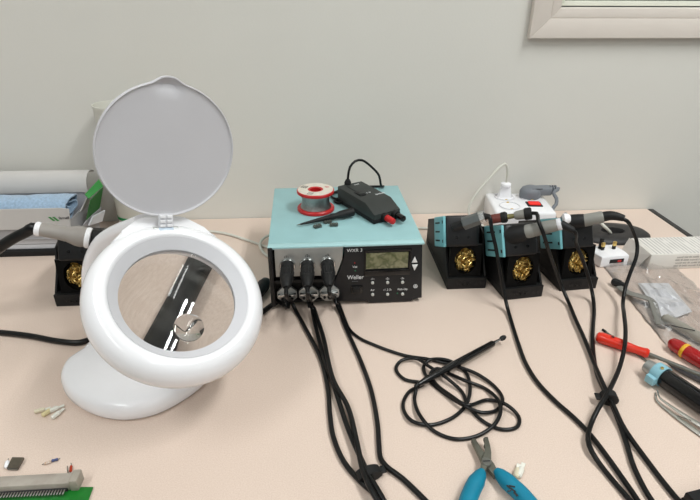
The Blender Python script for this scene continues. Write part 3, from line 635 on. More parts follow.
t = thing('soldering_iron', 'grey handled iron in the stand beside the white adapter', 'soldering iron', (0.3842,-0.3250,0.1241), group='soldering irons')
a = V((0.3748,-0.3220,0.1216)); e = V((0.4011,-0.3300,0.1313)); ed = (e-a).normalized()
part('handle', B().turn(a, e, [(0,.0094),(.08,.0102),(.9,.0094),(1,.0086)], 26), m_grey, t)
f = V((0.4260,-0.3450,0.1344))
b = B(); pp = smooth_path([e-ed*.002, e.lerp(f,.35)+V(0,0,.003), e.lerp(f,.75)+V(0,0,.002), f], .003); b.tube(pp, .006, 16, radii=[.0078-.0030*(i/(len(pp)-1))**2 for i in range(len(pp))])
part('strain_relief', b, m_blackm, t)
stand_funnel(s3, (0.3562,-0.3120,0.1155), a+ed*.003, .0115, .0105)
part('white_collar', B().turn(V((0.3439,-0.3160,0.1229)), V((0.3550,-0.3180,0.1241)), [(0,.0040),(.12,.0086),(.55,.0088),(1,.0060)], 22), m_white, t)
cable(t, [f-(f-e).normalized()*.004, f+V(.004,-.003,-.003)]+leads([(0.4437,-0.3447,0.1160),(0.4573,-0.3461,0.0920),(0.4557,-0.3556,0.0740),(0.4477,-0.3641,0.0520),(0.4390,-0.3741,0.0290),(0.4269,-0.3951,0.0150),(0.4068,-0.4327,0.0190),(0.3858,-0.4740,0.0208),(0.3645,-0.5103,0.0200),(0.3440,-0.5397,0.0130),(0.3146,-0.5746,0.0135),(0.2959,-0.5950,0.0155),(0.2780,-0.6122,0.0125),(0.2627,-0.6288,0.0065),(0.2474,-0.6524,0.0075),(0.2445,-0.6680,0.0065),(0.2478,-0.6851,0.0031),(0.2551,-0.7231,0.0031),(0.2579,-0.7344,0.0031)]), .0029, m_cable)
c0 = V((0.3029,-0.5915,0.0095)); t0 = (V((0.3003,-0.6063,0.0085))-V((0.3072,-0.5739,0.0085))).normalized(); fm = axis_frame(c0, t0)
b = B(); b.lathe([(.002,-.0055),(.0118,-.0055),(.0118,.0055),(.002,.0055)], fm @ Matrix.Diagonal((.85,.70,1,1)), 24, closed=True); b.box((-.012,0,0), (.008,.002,.011), fm, .0006)
tag(obj('cable_tie', b, m_blackm), 'black hook and loop tie around the crossing iron leads', 'cable tie')

# left stand's iron with its thick hose
t = thing('desoldering_iron', 'thick grey handled iron with fat black hose in the left stand', 'soldering iron', (-0.4034,-0.3450,0.1335), group='soldering irons')
a = V((-0.3713,-0.3450,0.1246)); e = V((-0.4342,-0.3520,0.1439)); L = e-a; ed = L.normalized()
part('handle', B().turn(a.lerp(e,.04), e, [(0,.0128),(.10,.0150),(.22,.0148),(.42,.0108),(.46,.0110),(.5,.0104),(.95,.0094),(1,.0088)], 30), mat('beige_grey_handle', (158,152,146), .4, noise=.07, nscale=50), t)
part('front_ring', B().turn(a-ed*.002, a.lerp(e,.07), [(0,.0142),(.3,.0154),(.7,.0154),(1,.0146)], 30), m_white, t)
part('end_ring', B().turn(e-ed*.003, e+ed*.004, [(0,.0094),(.3,.0104),(.7,.0104),(1,.0092)], 26), m_white, t)
cable(t, [e-ed*.002, e+ed*.008, (-0.4492,-0.3520,0.1412), (-0.4709,-0.3520,0.1309), (-0.4937,-0.3520,0.1174), (-0.5252,-0.3520,0.0942), (-0.5786,-0.3600,0.0507), (-.66,-.37,.012), (-.80,-.36,.0079), (-1.0,-.34,.0079)], .0078, m_cable, name='hose', seg=16)
stand_funnel(s4, (-0.3584,-0.3250,0.1062), a+ed*.004, .0170, .0135)

# ================================================================== solder pencil with coiled lead
t = thing('soldering_pencil', 'slim black soldering pencil lying on its coiled black lead', 'soldering iron', (0.1417,-0.5087,0.0000), group='soldering irons')
a = V((0.2111,-0.4700,0.0120)); e = V((0.0755,-0.5548,0.0105)); L = e-a
part('pencil_body', B().turn(a.lerp(e,.115), e, [(0,.0030),(.02,.0046),(.55,.0050),(.9,.0046),(.95,.0036),(1,.0030)], 18), m_blackg, t)
part('tip_sleeve', B().turn(a.lerp(e,.03), a.lerp(e,.13), [(0,.0016),(.5,.0022),(1,.0030)], 12), m_chrome, t)
part('tip', B().turn(a-L*.035, a.lerp(e,.035), [(0,.0024),(.3,.0036),(.7,.0034),(1,.0018)], 12), m_blackm, t)
x, z = NOZ[2]; no = SO+V(x+.0085,-.010,z-.004)
Z1, Z2, Z3 = .0024, .0048, .0072
cable(t, [no+V(0,.004,0), no+V(.001,-.008,-.004)]+[(-0.0125,-0.3590,0.0060),(-0.0069,-0.3951,0.0060),(0.0001,-0.4237,0.0024),(0.0129,-0.4450,0.0024),(0.0299,-0.4600,0.0024),(0.0517,-0.4760,0.0024),(0.0733,-0.4883,0.0024),(0.0993,-0.4964,0.0024),(0.1291,-0.5138,0.0048),(0.1571,-0.5335,0.0048),(0.1739,-0.5565,0.0024),(0.1764,-0.5781,0.0024),(0.1637,-0.5958,0.0024),(0.1424,-0.6010,0.0048),(0.1254,-0.5917,0.0072),(0.1080,-0.5648,0.0024),(0.0934,-0.5381,0.0024),(0.0913,-0.5125,0.0024),(0.1022,-0.5013,0.0048),(0.1252,-0.5068,0.0072),(0.1435,-0.5239,0.0024),(0.1409,-0.5588,0.0048),(0.1300,-0.5836,0.0024),(0.1069,-0.6050,0.0024),(0.0789,-0.6141,0.0024),(0.0587,-0.6089,0.0048),(0.0524,-0.5835,0.0024),(0.0640,-0.5583,0.0024),(0.0844,-0.5441,0.0024),(0.0628,-0.5352,0.0024),(0.0543,-0.5141,0.0024),(0.0637,-0.5002,0.0048),(0.0835,-0.4990,0.0060),(0.0984,-0.5187,0.0072),(0.1164,-0.5433,0.0072),(0.1299,-0.5627,0.0024),(0.1311,-0.5862,0.0024),(0.1425,-0.6137,0.0024),(0.1597,-0.6263,0.0024),(0.1781,-0.6237,0.0024),(0.1857,-0.6078,0.0024),(0.1752,-0.5925,0.0072),(0.1581,-0.5786,0.0024),(0.1276,-0.5921,0.0090),(0.1125,-0.5708,0.0060),(0.1000,-0.5488,0.0048),(0.0962,-0.5324,0.0072),(0.1069,-0.5223,0.0072),(0.1231,-0.5285,0.0024),(0.1383,-0.5485,0.0072),(0.1595,-0.5574,0.0024),(0.1680,-0.5844,0.0072),(0.1646,-0.6041,0.0072),(0.1511,-0.6224,0.0060),(0.1284,-0.6339,0.0024),(0.1025,-0.6365,0.0024),(0.0815,-0.6234,0.0024),(0.0692,-0.6022,0.0060),(0.0686,-0.5710,0.0024),(0.0724,-0.5593,0.0060)] + [e+L.normalized()*.004, e-L.normalized()*.01], .0023, m_cable, step=.004)

# ================================================================== pliers
def flat(pts): return [(p[0], p[1]) for p in pts]
t = thing('pliers', 'crimping pliers with bright blue padded handles, jaws open', 'pliers', (0.1266,-0.6781,0.0000))
m_plier = mat('plier_steel', (116,116,106), .42, metal=.7, noise=.15, nscale=200)
m_blueh = mat('blue_foam_handle', (0,128,158), .55, noise=.08, nscale=100, bump=.1, bscale=900)
part('jaw', B().prism(flat([(0.1179,-0.6452,0.0060),(0.1196,-0.6432,0.0060),(0.1235,-0.6434,0.0060),(0.1236,-0.6526,0.0060),(0.1254,-0.6616,0.0060),(0.1300,-0.6679,0.0060),(0.1332,-0.6786,0.0060),(0.1344,-0.6912,0.0060),(0.1281,-0.6945,0.0060),(0.1253,-0.6831,0.0060),(0.1205,-0.6745,0.0060),(0.1197,-0.6606,0.0060)]), .0045, .0095, None, .0008), m_plier, t)
part('jaw', B().prism(flat([(0.1309,-0.6461,0.0060),(0.1327,-0.6445,0.0060),(0.1364,-0.6447,0.0060),(0.1350,-0.6561,0.0060),(0.1332,-0.6668,0.0060),(0.1308,-0.6745,0.0060),(0.1251,-0.6806,0.0060),(0.1200,-0.6902,0.0060),(0.1150,-0.6874,0.0060),(0.1195,-0.6777,0.0060),(0.1232,-0.6688,0.0060),(0.1276,-0.6651,0.0060),(0.1296,-0.6592,0.0060),(0.1287,-0.6550,0.0060),(0.1317,-0.6517,0.0060)]), .0075, .0125, None, .0008), m_plier, t)
pv = V((0.1242,-0.6785,0.0125)); part('pivot', B().cyl((pv.x,pv.y,.004), (pv.x,pv.y,.0140), .0052, seg=24), m_steel, t)
part('pivot_slot', B().box((pv.x,pv.y,.0141), (.0075,.0012,.0006)), m_printd, t)
def grip(pts, rr):
    p = smooth_path(pts, .004); n = len(p); return B().tube(p, .008, 16, radii=[rr*(.62+.38*min(1, i/(n*.25))) if i else rr*.45 for i in range(n)])
hl = part('handle', grip([(0.1181,-0.6864,0.0090),(0.1107,-0.6958,0.0090),(0.1027,-0.7059,0.0090),(0.0948,-0.7179,0.0090),(0.0876,-0.7316,0.0090)], .0086), m_blueh, t)
hr = part('handle', grip([(0.1323,-0.6868,0.0090),(0.1367,-0.6957,0.0090),(0.1417,-0.7050,0.0090),(0.1480,-0.7159,0.0090),(0.1540,-0.7318,0.0090)], .0086), m_blueh, t)
b = B(); q = V((0.1372,-0.7148,0.0165)); b.box((0,0,0), (.010,.0016,.0006), RZ(-.9,q)); b.box((.001,.003,0), (.006,.0012,.0006), RZ(-.3,q)); b.box((.007,.0,0), (.005,.0022,.0006), RZ(-1.2,q)); b.box((-.003,-.002,0), (.004,.0012,.0006), RZ(.2,q))
part('printed_mark', b, m_printd, t, parent=hr)

# little white terminals beside the pliers and beside the lamp
m_ivory = mat('ivory_nylon', (226,216,190), .4, noise=.1, nscale=300); m_clear = mat('clear_nylon', (236,234,224), .25, noise=.05)
def terminal(p, ang, L, r, label, mm=m_ivory):
    o = V(p[0], p[1], 0); t = thing('crimp_terminal', label, 'terminal', o, ang, 'loose crimp terminals')
    obj('sleeve', B().turn((-L*.5,0,r), (L*.15,0,r), [(0,r*.6),(.1,r*.95),(.8,r),(1,r*.7)], 12), mm, t)
    obj('spade', B().box((L*.30,0,r*.9), (L*.42,r*1.3,r*.55), None, r*.15), m_clear, t)
terminal((0.1568,-0.6840,0.0000), 1.05, .019, .0034, 'left ivory crimp terminal beside the blue pliers')
terminal((0.1610,-0.6830,0.0000), .95, .020, .0034, 'right ivory crimp terminal beside the blue pliers', m_clear)
terminal((-0.3755,-0.5601,0.0000), .35, .017, .0027, 'leftmost ivory crimp terminal beside the lamp base')
terminal((-0.3668,-0.5631,0.0000), .95, .017, .0030, 'yellowish crimp terminal second from left beside lamp base', mat('yellow_nylon', (222,208,160), .4, noise=.1))
terminal((-0.3600,-0.5587,0.0000), .60, .017, .0028, 'white crimp terminal lying highest beside the lamp base', m_clear)
terminal((-0.3549,-0.5671,0.0000), 1.1, .017, .0028, 'rightmost pale crimp terminal beside the lamp base', m_clear)

# ================================================================== power block and its plugs behind the stands
PZ = .047
t = thing('power_strip', 'white power block with sockets and red lit switch by the wall', 'power strip', (.380,-.060,0), -.10)
obj('body', B().box((0,0,PZ/2), (.122,.108,PZ), None, .006, 3), m_white, t)
def well(x, y):
    o_ = obj('socket', B().lathe([(.0215,.0006),(.0205,.0016),(.0190,.0010),(.0188,-.002),(.0003,-.002)], Matrix.Translation((x,y,PZ)), 36), m_whitem, t)
    for s in (-1,1): obj('pin_hole', B().cyl((x+s*.0095,y,PZ-.0021), (x+s*.0095,y,PZ-.0012), .0027, seg=14), m_printd, o_)
    for s in (-1,1): obj('earth_clip', B().box((x,y+s*.0180,PZ+.0005), (.005,.002,.003)), m_brass, o_)
for x, y in ((-.026,.028),(.028,.028),(-.026,-.022)): well(x, y)
sw = obj('switch_frame', B().box((.026,-.012,PZ+.0005), (.030,.024,.003), RZ(.0), .0008), m_blackm, t)
obj('rocker', B().box((.026,-.012,PZ+.0024), (.023,.017,.004), Matrix.Rotation(0,4,'X'), .001), mat('lit_red_rocker', (225,40,35), .25, emit=(255,50,40), estr=.35), sw)
RZp = RZ(-.10, (.380,-.060,0))
# white plug with slim cord
o = RZp @ V(-.026,.028,PZ-.001); t = thing('slim_plug', 'white slim mains plug with cord standing in the power block', 'plug', o)
b = B(); b.prism([(-.013,-.006),(.013,-.006),(.0165,0),(.013,.006),(-.013,.006),(-.0165,0)], 0, .026, Matrix.Translation(o) @ RZ(-.1), .0015, top=.62)
part('plug_body', b, m_white, t)
part('plug_neck', B().turn(o+V(0,0,.024), o+V(0,0,.034), [(0,.0082),(.4,.0110),(.75,.0104),(1,.005)], 20), m_white, t)
cable(t, [o+V(0,0,.032), (0.3566,-0.0300,0.0982), (0.3524,-0.0320,0.1152), (0.3456,-0.0340,0.1213), (0.3330,-0.0400,0.1150), (0.3115,-0.0500,0.0953), (0.2884,-0.0600,0.0724), (0.2740,-0.0680,0.0507), (0.2690,-0.0750,0.0316), (.300,-.088,.004), (.275,-.105,.003), (.24,-.10,.003), (.19,-.085,.003), (.155,-.08,.003)], .0026, m_wcord)
# grey angled plug
o = RZp @ V(.028,.028,PZ-.001); t = thing('angled_plug', 'grey angled mains plug with cord in the power block', 'plug', o)
b = B(); b.lathe([(.0003,.0265),(.010,.0260),(.0165,.0225),(.0200,.015),(.0195,.006),(.0175,0)], Matrix.Translation(o) @ Matrix.Diagonal((1.18,.95,1,1)), 30, cap1=True)
part('plug_body', b, m_gcord, t); b = B()
b.box((.020,-.001,.0165), (.046,.024,.018), Matrix.Translation(o), .005, 3)
part('plug_shoulder', b, m_gcord, t)
for k in range(3): part('strain_rib', B().lathe([(.0045,-.0013),(.0074,-.0013),(.0074,.0013),(.0045,.0013)], axis_frame(o+V(.041+k*.0052,-.001,.020), (1,0,0)), 18, closed=True), m_gcord, t)
part('groove', B().box((.008,-.0125,.024), (.022,.0012,.0012), Matrix.Translation(o)), m_printd, t)
cable(t, [o+V(.036,-.001,.020), o+V(.058,-.003,.020), (0.4535,-0.0500,0.0616), (0.4593,-0.0560,0.0515), (0.4578,-0.0620,0.0405), (0.4501,-0.0660,0.0322), (.462,-.078,.004), (.475,-.06,.004), (.50,-.03,.004)], .0038, m_gcord)

# ================================================================== cords on the left of the station
t = thing('white_cord', 'thin white cord looping on the bench left of the station', 'cord', (-0.1940,-0.1085,0.0000))
cable(t, [(-0.3566,-0.1474,0.0030),(-0.3134,-0.0894,0.0030),(-0.2677,-0.0712,0.0030),(-0.2263,-0.0831,0.0030),(-0.1836,-0.1130,0.0030),(-0.1566,-0.1343,0.0030),(-0.1365,-0.1504,0.0030),(-0.1036,-0.1710,0.0030)], .0026, m_wcord)
t = thing('white_cord', 'curved white cord bulging out beside the station edge', 'cord', (-0.1493,-0.1331,0.0000))
cable(t, [(-0.1068,-0.0760,0.0085),(-0.1314,-0.1027,0.0085),(-0.1458,-0.1199,0.0085),(-0.1517,-0.1435,0.0085),(-0.1472,-0.1670,0.0065),(-0.1382,-0.1809,0.0030),(-0.1208,-0.1977,0.0030),(-0.0932,-0.2108,0.0030)], .0026, m_wcord)
t = thing('black_handle', 'black cylindrical handle leaning beside the left of the station', 'tool', (-0.1369,-0.2996,0.0000))
a = V((-0.1299,-0.2944,0.0120)); e = V((-0.1544,-0.3631,0.0090)); part('grip', B().turn(a, e, [(0,.004),(.04,.0085),(.12,.0105),(.5,.0100),(.9,.0080),(1,.006)], 22), m_blackm, t)
part('end_cap', B().turn(a-(e-a)*.06, a+(e-a)*.06, [(0,.0060),(.4,.0085),(1,.0090)], 20), m_black, t)

# ================================================================== cartons on the left
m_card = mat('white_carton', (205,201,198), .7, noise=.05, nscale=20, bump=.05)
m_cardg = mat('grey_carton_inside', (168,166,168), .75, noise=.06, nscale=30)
m_green = mat('green_print', (52,140,62), .5, noise=.05, nscale=40)
m_paper = mat('paper', (216,216,220), .7, noise=.03, nscale=40)
tag(obj('document_tray', B().box((-.72,-.085,.0060), (.42,.140,.0118), None, .002), m_blackm), 'flat black tray under the carton at the left edge', 'tray')
for i, (z0, z1, dx) in enumerate(((.0122,.0218,0),(.0222,.0320,.003))):
    t = thing('paper_pad', ['lower white paper pad on the black tray', 'upper white paper pad under the carton'][i], 'paper', (-.72,-.08,z0), group='paper pads')
    part('sheets', B().box((-.7155+dx-.006,-.083,(z0+z1)/2), (.40,.130,z1-z0), None, .0008), m_paper, t)
    part('cover_sheet', B().box((-.7155+dx-.006,-.083,z1), (.401,.131,.0006)), m_cardg, t)
BX0, BX1, BY0, BY1, BZ = -.92, -.486, -.152, -.058, .0326
t = thing('carton', 'open white carton with green logo holding a blue cloth', 'box', ((BX0+BX1)/2,(BY0+BY1)/2,BZ))
bw = .002
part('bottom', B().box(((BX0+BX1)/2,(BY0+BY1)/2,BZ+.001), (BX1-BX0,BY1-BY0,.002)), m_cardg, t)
part('front_wall', B().box(((BX0+BX1)/2,BY0+.003,BZ+.012), (BX1-BX0,bw,.024)), m_cardg, t)  # grey colour stands in for the shade below the front flap
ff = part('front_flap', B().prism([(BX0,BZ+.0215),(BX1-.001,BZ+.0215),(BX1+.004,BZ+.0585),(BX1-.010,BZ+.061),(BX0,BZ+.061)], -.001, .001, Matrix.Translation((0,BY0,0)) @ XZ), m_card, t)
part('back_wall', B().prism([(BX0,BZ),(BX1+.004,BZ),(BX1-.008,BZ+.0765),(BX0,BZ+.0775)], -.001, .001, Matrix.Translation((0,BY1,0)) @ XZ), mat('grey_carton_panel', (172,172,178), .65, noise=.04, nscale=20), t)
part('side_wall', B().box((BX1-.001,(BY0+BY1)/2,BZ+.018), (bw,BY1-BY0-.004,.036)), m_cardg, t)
part('side_flap', B().prism([(BY0+.045,0),(BY1-.006,0),(BY1-.012,.036),(BY0+.060,.030)], 0, .002, Matrix.Translation((BX1,0,BZ+.034)) @ Matrix.Rotation(.5,4,'Y') @ YX), m_card, t)
q = (-0.5065,-0.1535,0.0723)
lettering('farnell', .0072, m_printd, ff, front_at((-0.4939,-0.1535,0.0729)[0], -.1535, (-0.4946,-0.1535,0.0749)[2]), off=t.location)
q = (-0.5149,-0.1535,0.0735)
b = B()
for k in range(2): b.prism([(q[0]-.006+k*.007,q[2]+.004),(q[0]-.002+k*.007,q[2]+.004),(q[0]+.005+k*.007,q[2]-.004),(q[0]+.001+k*.007,q[2]-.004)], 0, .0004, Matrix.Translation((0,-.1533,0)) @ XZ)
part('green_logo', b, m_green, t, parent=ff)
q = (-0.5247,-0.0595,0.0849); lettering('ii iinniiinii', .0068, mat('blue_ink', (60,66,110), .6, noise=.02), t, front_at(q[0]-.004, -.0600, q[2]), off=t.location)
# curled flap behind
b = B(); rows = []
for j in range(13):
    a = -.25+j*.21; yy = -.040-.022*math.cos(a)*1.0; zz = .096+.030*math.sin(a); rows.append([(BX0, yy+.004, zz), (-.62, yy, zz), (-.478-.004*math.cos(a), yy, zz)])
b.sheet(rows, .0015); part('curled_flap', b, m_card, t, smooth=60)
# blue cloth roll
b = B(); rnd = random.Random(5); rows = []; nx = 26
CY, CZ = -.106, .0800
for i in range(nx):
    x = -.90+i*(.402/(nx-1)); row = []
    for j in range(70):
        a = j*.2; r_ = .0300-.0018*a+.0012*math.sin(x*60+a*3)+.0008*math.sin(x*143+a*5)
        sag = .004*math.sin((x+.9)*7)
        row.append((x+.006*math.sin(a*1.3+1)*(i == nx-1), CY+r_*1.35*math.cos(a+2.4), CZ+r_*.95*math.sin(a+2.4)+sag*0))
    rows.append(row)
b.sheet(rows, .0022)
m_cloth = mat('blue_towel', (172,198,224), .9, noise=.25, nscale=260, bump=.8, bscale=700, sheen=.4)
cl = obj('cloth', b, m_cloth, smooth=70); tag(cl, 'pale blue cloth rolled up inside the open carton', 'cloth')
b = B(); pts = [(-.503+.0, CY-.03+.008*k, CZ+.028-.0012*k*k) for k in range(6)]
# green printed leaflet carton between box and tumbler
t = thing('green_carton', 'bent green and white printed card standing beside the carton', 'card', (-0.4564,-0.1200,0.0510))
def quad(pts, th=.0015): 
    b_ = B(); v = [Vector(p) for p in pts]; n_ = (v[1]-v[0]).cross(v[2]-v[0]).normalized()*th
    lo = [b_.bm.verts.new(p) for p in v]; hi = [b_.bm.verts.new(p+n_) for p in v]
    b_.bm.faces.new(lo[::-1]); b_.bm.faces.new(hi); k_ = len(v)
    for i in range(k_): b_.bm.faces.new((lo[i], lo[(i+1) % k_], hi[(i+1) % k_], hi[i]))
    return b_
part('bright_flap', quad([(-0.4680,-0.1100,0.1022),(-0.4619,-0.1120,0.0940),(-0.4460,-0.0750,0.1044),(-0.4527,-0.0720,0.1174)]), m_green, t)
part('dark_face', quad([(-0.4596,-0.1120,0.0920),(-0.4727,-0.1180,0.0546),(-0.4603,-0.0800,0.0626),(-0.4473,-0.0750,0.1024)]), mat('dark_green_print', (44,104,46), .5, noise=.08, nscale=60), t)
part('white_edge', quad([(-0.4714,-0.1160,0.0557),(-0.4793,-0.1250,0.0457),(-0.4648,-0.0850,0.0418),(-0.4561,-0.0800,0.0646)]), m_cardg, t)
part('inner_sheet', quad([(-0.4637,-0.1100,0.0590),(-0.4713,-0.1180,0.0443),(-0.4600,-0.0850,0.0375),(-0.4518,-0.0800,0.0582)], .003), m_paper, t)
part('foot', quad([(-0.4775,-0.1250,0.0456),(-0.4637,-0.0850,0.0376),(-.468,-.08,.001),(-.495,-.125,.001)], .002), m_cardg, t)

# tall tumbler behind the lamp cover
o = V(-.4085,-.042,0); t = thing('tall_tumbler', 'tall white tumbler with green stripe half hidden behind lamp cover', 'tumbler', o)
part('wall', B().lathe([(.0003,0),(.0310,0),(.0320,.002),(.0362,.246),(.0372,.248),(.0376,.250),(.0372,.252),(.0358,.252),(.0350,.249),(.0310,.006),(.0003,.006)], Matrix.Translation(o), 48), mat('white_paper_cup', (222,220,210), .55, noise=.03, nscale=20), t)
part('green_stripe', B().lathe([(.03268,.030),(.0330,.030),(.0331,.036),(.03278,.036)], Matrix.Translation(o), 48, closed=True), mat('stripe_green', (30,140,80), .5, noise=.03), t)
part('base_stripe', B().lathe([(.0323,.016),(.0326,.016),(.0327,.019),(.0324,.019)], Matrix.Translation(o), 48, closed=True), mat('stripe_pale', (170,200,180), .5, noise=.03), t)

# ================================================================== right hand side
# cable grommet in the bench
o = V((0.5522,-0.1300,0.0030)); o.z = 0
t = thing('cable_grommet', 'oval black cable grommet cap on the bench behind the adapter', 'grommet', o)
GM = Matrix.Translation(o) @ Matrix.Diagonal((1.0,.62,1,1))
part('ring', B().lathe([(.021,.001),(.024,.010),(.045,.0105),(.068,.008),(.076,.003),(.077,.0003),(.021,.0003)], GM, 56, closed=True), mat('grommet_black', (44,42,42), .5, noise=.1, nscale=60), t)
part('hole_floor', B().lathe([(.0003,.0004),(.0215,.0004),(.0215,.0012),(.0003,.0012)], GM, 40, closed=True), m_blackm, t)
t = thing('white_cord', 'short white cord entering the black cable grommet', 'cord', (0.5551,-0.0973,0.0000))
cable(t, [(0.5120,-0.1300,0.0328), (0.5189,-0.1339,0.0300), (0.5235,-0.1468,0.0260), (0.5351,-0.1448,0.0160), (0.5472,-0.1351,0.0040)], .0030, m_wcord)

# adapter
o = V((0.4848,-0.2410,0.0000)); o.z = 0
t = thing('travel_adapter', 'white plug adapter with two brass pins standing up', 'adapter', o, .12)
AH = .022
obj('body', B().prism([(-.027,-.018),(.027,-.018),(.029,.0),(.024,.026),(-.022,.026),(-.031,.006)], 0, AH, None, .003, 3), m_white, t)
for x in (-.010,.013):
    p_ = obj('pin', B().box((x,.008,AH+.003), (.0058,.0042,.0075), None, .0006), m_blackm, t)
    obj('brass_tip', B().box((x,.008,AH+.0105), (.0058,.0042,.0085), None, .0008), m_brass, p_)
obj('earth_pin', B().box((-.010,.0145,AH+.009), (.0066,.0042,.022), None, .0008), m_blackm, t)
sl = obj('slot', B().box((.004,-.0182,.0115), (.028,.001,.0075)), m_blackm, t)
obj('red_tab', B().box((.009,-.0188,.0115), (.007,.0008,.004)), m_red, sl)
# white carton with fine print
def print_mat():
    m = mat('printed_white_card', (224,220,214), .6)
    nt = m.node_tree; bs = nt.nodes['Principled BSDF']; tc = nt.nodes.new('ShaderNodeTexCoord')
    mp = nt.nodes.new('ShaderNodeMapping'); mp.inputs['Rotation'].default_value = (0,0,0)
    w = nt.nodes.new('ShaderNodeTexWave'); w.bands_direction = 'X'; w.inputs['Scale'].default_value = 45; w.inputs['Distortion'].default_value = .3
    n = nt.nodes.new('ShaderNodeTexNoise'); n.inputs['Scale'].default_value = 150; n.inputs['Detail'].default_value = 1
    mt = nt.nodes.new('ShaderNodeMath'); mt.operation = 'MULTIPLY'; r = nt.nodes.new('ShaderNodeValToRGB')
    r.color_ramp.elements[0].position = .20; r.color_ramp.elements[0].color = lin((226,222,216))+(1,); r.color_ramp.elements[1].position = .42; r.color_ramp.elements[1].color = lin((190,186,182))+(1,)
    nt.links.new(tc.outputs['Object'], w.inputs['Vector']); mp.inputs['Scale'].default_value = (.5,.3,1); nt.links.new(tc.outputs['Object'], mp.inputs['Vector']); nt.links.new(mp.outputs[0], n.inputs['Vector'])
    nt.links.new(w.outputs['Fac'], mt.inputs[0]); nt.links.new(n.outputs['Fac'], mt.inputs[1]); nt.links.new(mt.outputs[0], r.inputs[0]); nt.links.new(r.outputs[0], bs.inputs['Base Color']); return m
m_whitebox = mat('plain_white_card', (222,217,210), .6, noise=.03, nscale=30)
o = V(.620,-.240,0); t = thing('printed_box', 'flat white printed box lying at the right edge of the bench', 'box', o)
bx = part('body', B().box((.620,-.240,.0152), (.156,.068,.030), None, .0012), m_whitebox, t)
part('printed_top', B().box((.622,-.240,.0304), (.146,.062,.0005)), print_mat(), t, label='grey fine print on the box top')
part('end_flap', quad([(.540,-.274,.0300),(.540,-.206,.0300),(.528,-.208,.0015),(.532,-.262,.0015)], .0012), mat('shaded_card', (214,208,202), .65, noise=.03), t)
m_ink = mat('grey_small_print', (150,146,144), .6, noise=.05)
for k in range(4): lettering('iiiiiii lll iiiiiiii nnnniii ll iii nnniiiii' if k % 2 else 'nnniil iiiiii llii nniiiii iill iiii nnn', .0050, m_ink, bx, front_at(.622,-.2742,.0240-k*.0058), off=o, name='print_line', squash=1.12)

# clear bag with parts
m_film = film('clear_film', (252,252,252), .07, .09)
C4 = [V((0.4717,-0.2284,0.0020)), V((0.6012,-0.2403,0.0020)), V((0.5758,-0.4960,0.0020)), V((0.4414,-0.5030,0.0020))]
for v in C4: v.z = 0
rnd = random.Random(11); NU, NV = 44, 34
from mathutils import noise as mnoise
def bag_pt(u, v, top):
    p = (C4[0]*(1-u)+C4[1]*u)*(1-v)+(C4[3]*(1-u)+C4[2]*u)*v
    e = (math.sin(PI*u)*math.sin(PI*v))**.5 if 0 < u < 1 and 0 < v < 1 else 0
    if not top: return (p.x, p.y, .0006)
    q = Vector((p.x*26, p.y*26, 3.1)); fold = 1-abs(mnoise.noise(q*1.1))*2; f2 = 1-abs(mnoise.noise(Vector((q.x*2.2+q.y, q.y*1.1-q.x*.5, 9))))*2
    h = .0014+e*(.011+.004*mnoise.noise(q*.8)+.005*max(fold,0)**2+.0035*max(f2,0)**3)
    return (p.x+.004*mnoise.noise(q*2), p.y+.004*mnoise.noise(q*2+V(5,5,5)), h)
t = thing('clear_bag', 'crumpled clear plastic bag of grey parts at right', 'plastic bag', (C4[0]+C4[2])*.5)
part('top_film', B().sheet([[bag_pt(i/(NU-1), j/(NV-1), True) for i in range(NU)] for j in range(NV)]), m_film, t, smooth=25)
part('bottom_film', B().sheet([[bag_pt(i/7, j/7, False) for i in range(8)] for j in range(8)]), m_film, t)
part('seal_strip', quad([C4[0].lerp(C4[3],.05)+V(0,0,.003), C4[1].lerp(C4[2],.05)+V(0,0,.003), C4[1].lerp(C4[2],.10)+V(0,0,.003), C4[0].lerp(C4[3],.10)+V(0,0,.003)], .0006), m_film, t)
m_gpart = mat('grey_part', (128,126,120), .5, noise=.15, nscale=60)
t = thing('bagged_connector', 'black faceted connector inside the clear bag', 'connector', (0.4641,-0.3180,0.0000))
part('shell', B().turn(V((0.4508,-0.3198,0.0075)), V((0.4641,-0.3370,0.0075)), [(0,.0045),(.15,.0068),(.6,.0068),(.65,.0055),(1,.005)], 8), m_blackm, t, smooth=20)
t = thing('bagged_cable', 'flat grey folded cable inside the clear bag', 'cable', (0.4735,-0.3688,0.0000))
b = B(); pp = smooth_path([(0.4557,-0.3372,0.0060),(0.4572,-0.3609,0.0090),(0.4677,-0.3738,0.0110),(0.4797,-0.3848,0.0100),(0.4724,-0.4122,0.0060),(0.4593,-0.4468,0.0050)], .004); b.tube(pp, .0075, 10, flat=(1.0,.32)); part('ribbon', b, m_gpart, t)
t = thing('bagged_tube', 'rounded grey tube inside the clear bag', 'tube', (0.4950,-0.4395,0.0000))
b = B(); b.turn(V((0.4728,-0.4287,0.0080)), V((0.4967,-0.4896,0.0080)), [(0,.004),(.06,.0075),(.5,.0080),(1,.0078)], 18); part('sleeve', b, mat('warm_grey_part', (150,146,136), .45, noise=.1), t)
part('slot', B().box((0,0,0), (.03,.0012,.001), axis_frame(V((0.4753,-0.4689,0.0165)), (0,0,1)) @ Matrix.Rotation(-.5,4,'Z')), m_printd, t)
t = thing('bagged_slip', 'white paper slip inside the clear bag', 'paper', (0.5092,-0.3711,0.0000))
b = B(); q0, q1, q2, q3 = [V((0.4953,-0.3233,0.0040)), V((0.5442,-0.3297,0.0040)), V((0.5305,-0.4129,0.0040)), V((0.4711,-0.4359,0.0040))]
part('slip', quad([q0, q1+V(0,0,.002), q2+V(0,0,.001), q3], .0005), m_paper, t)

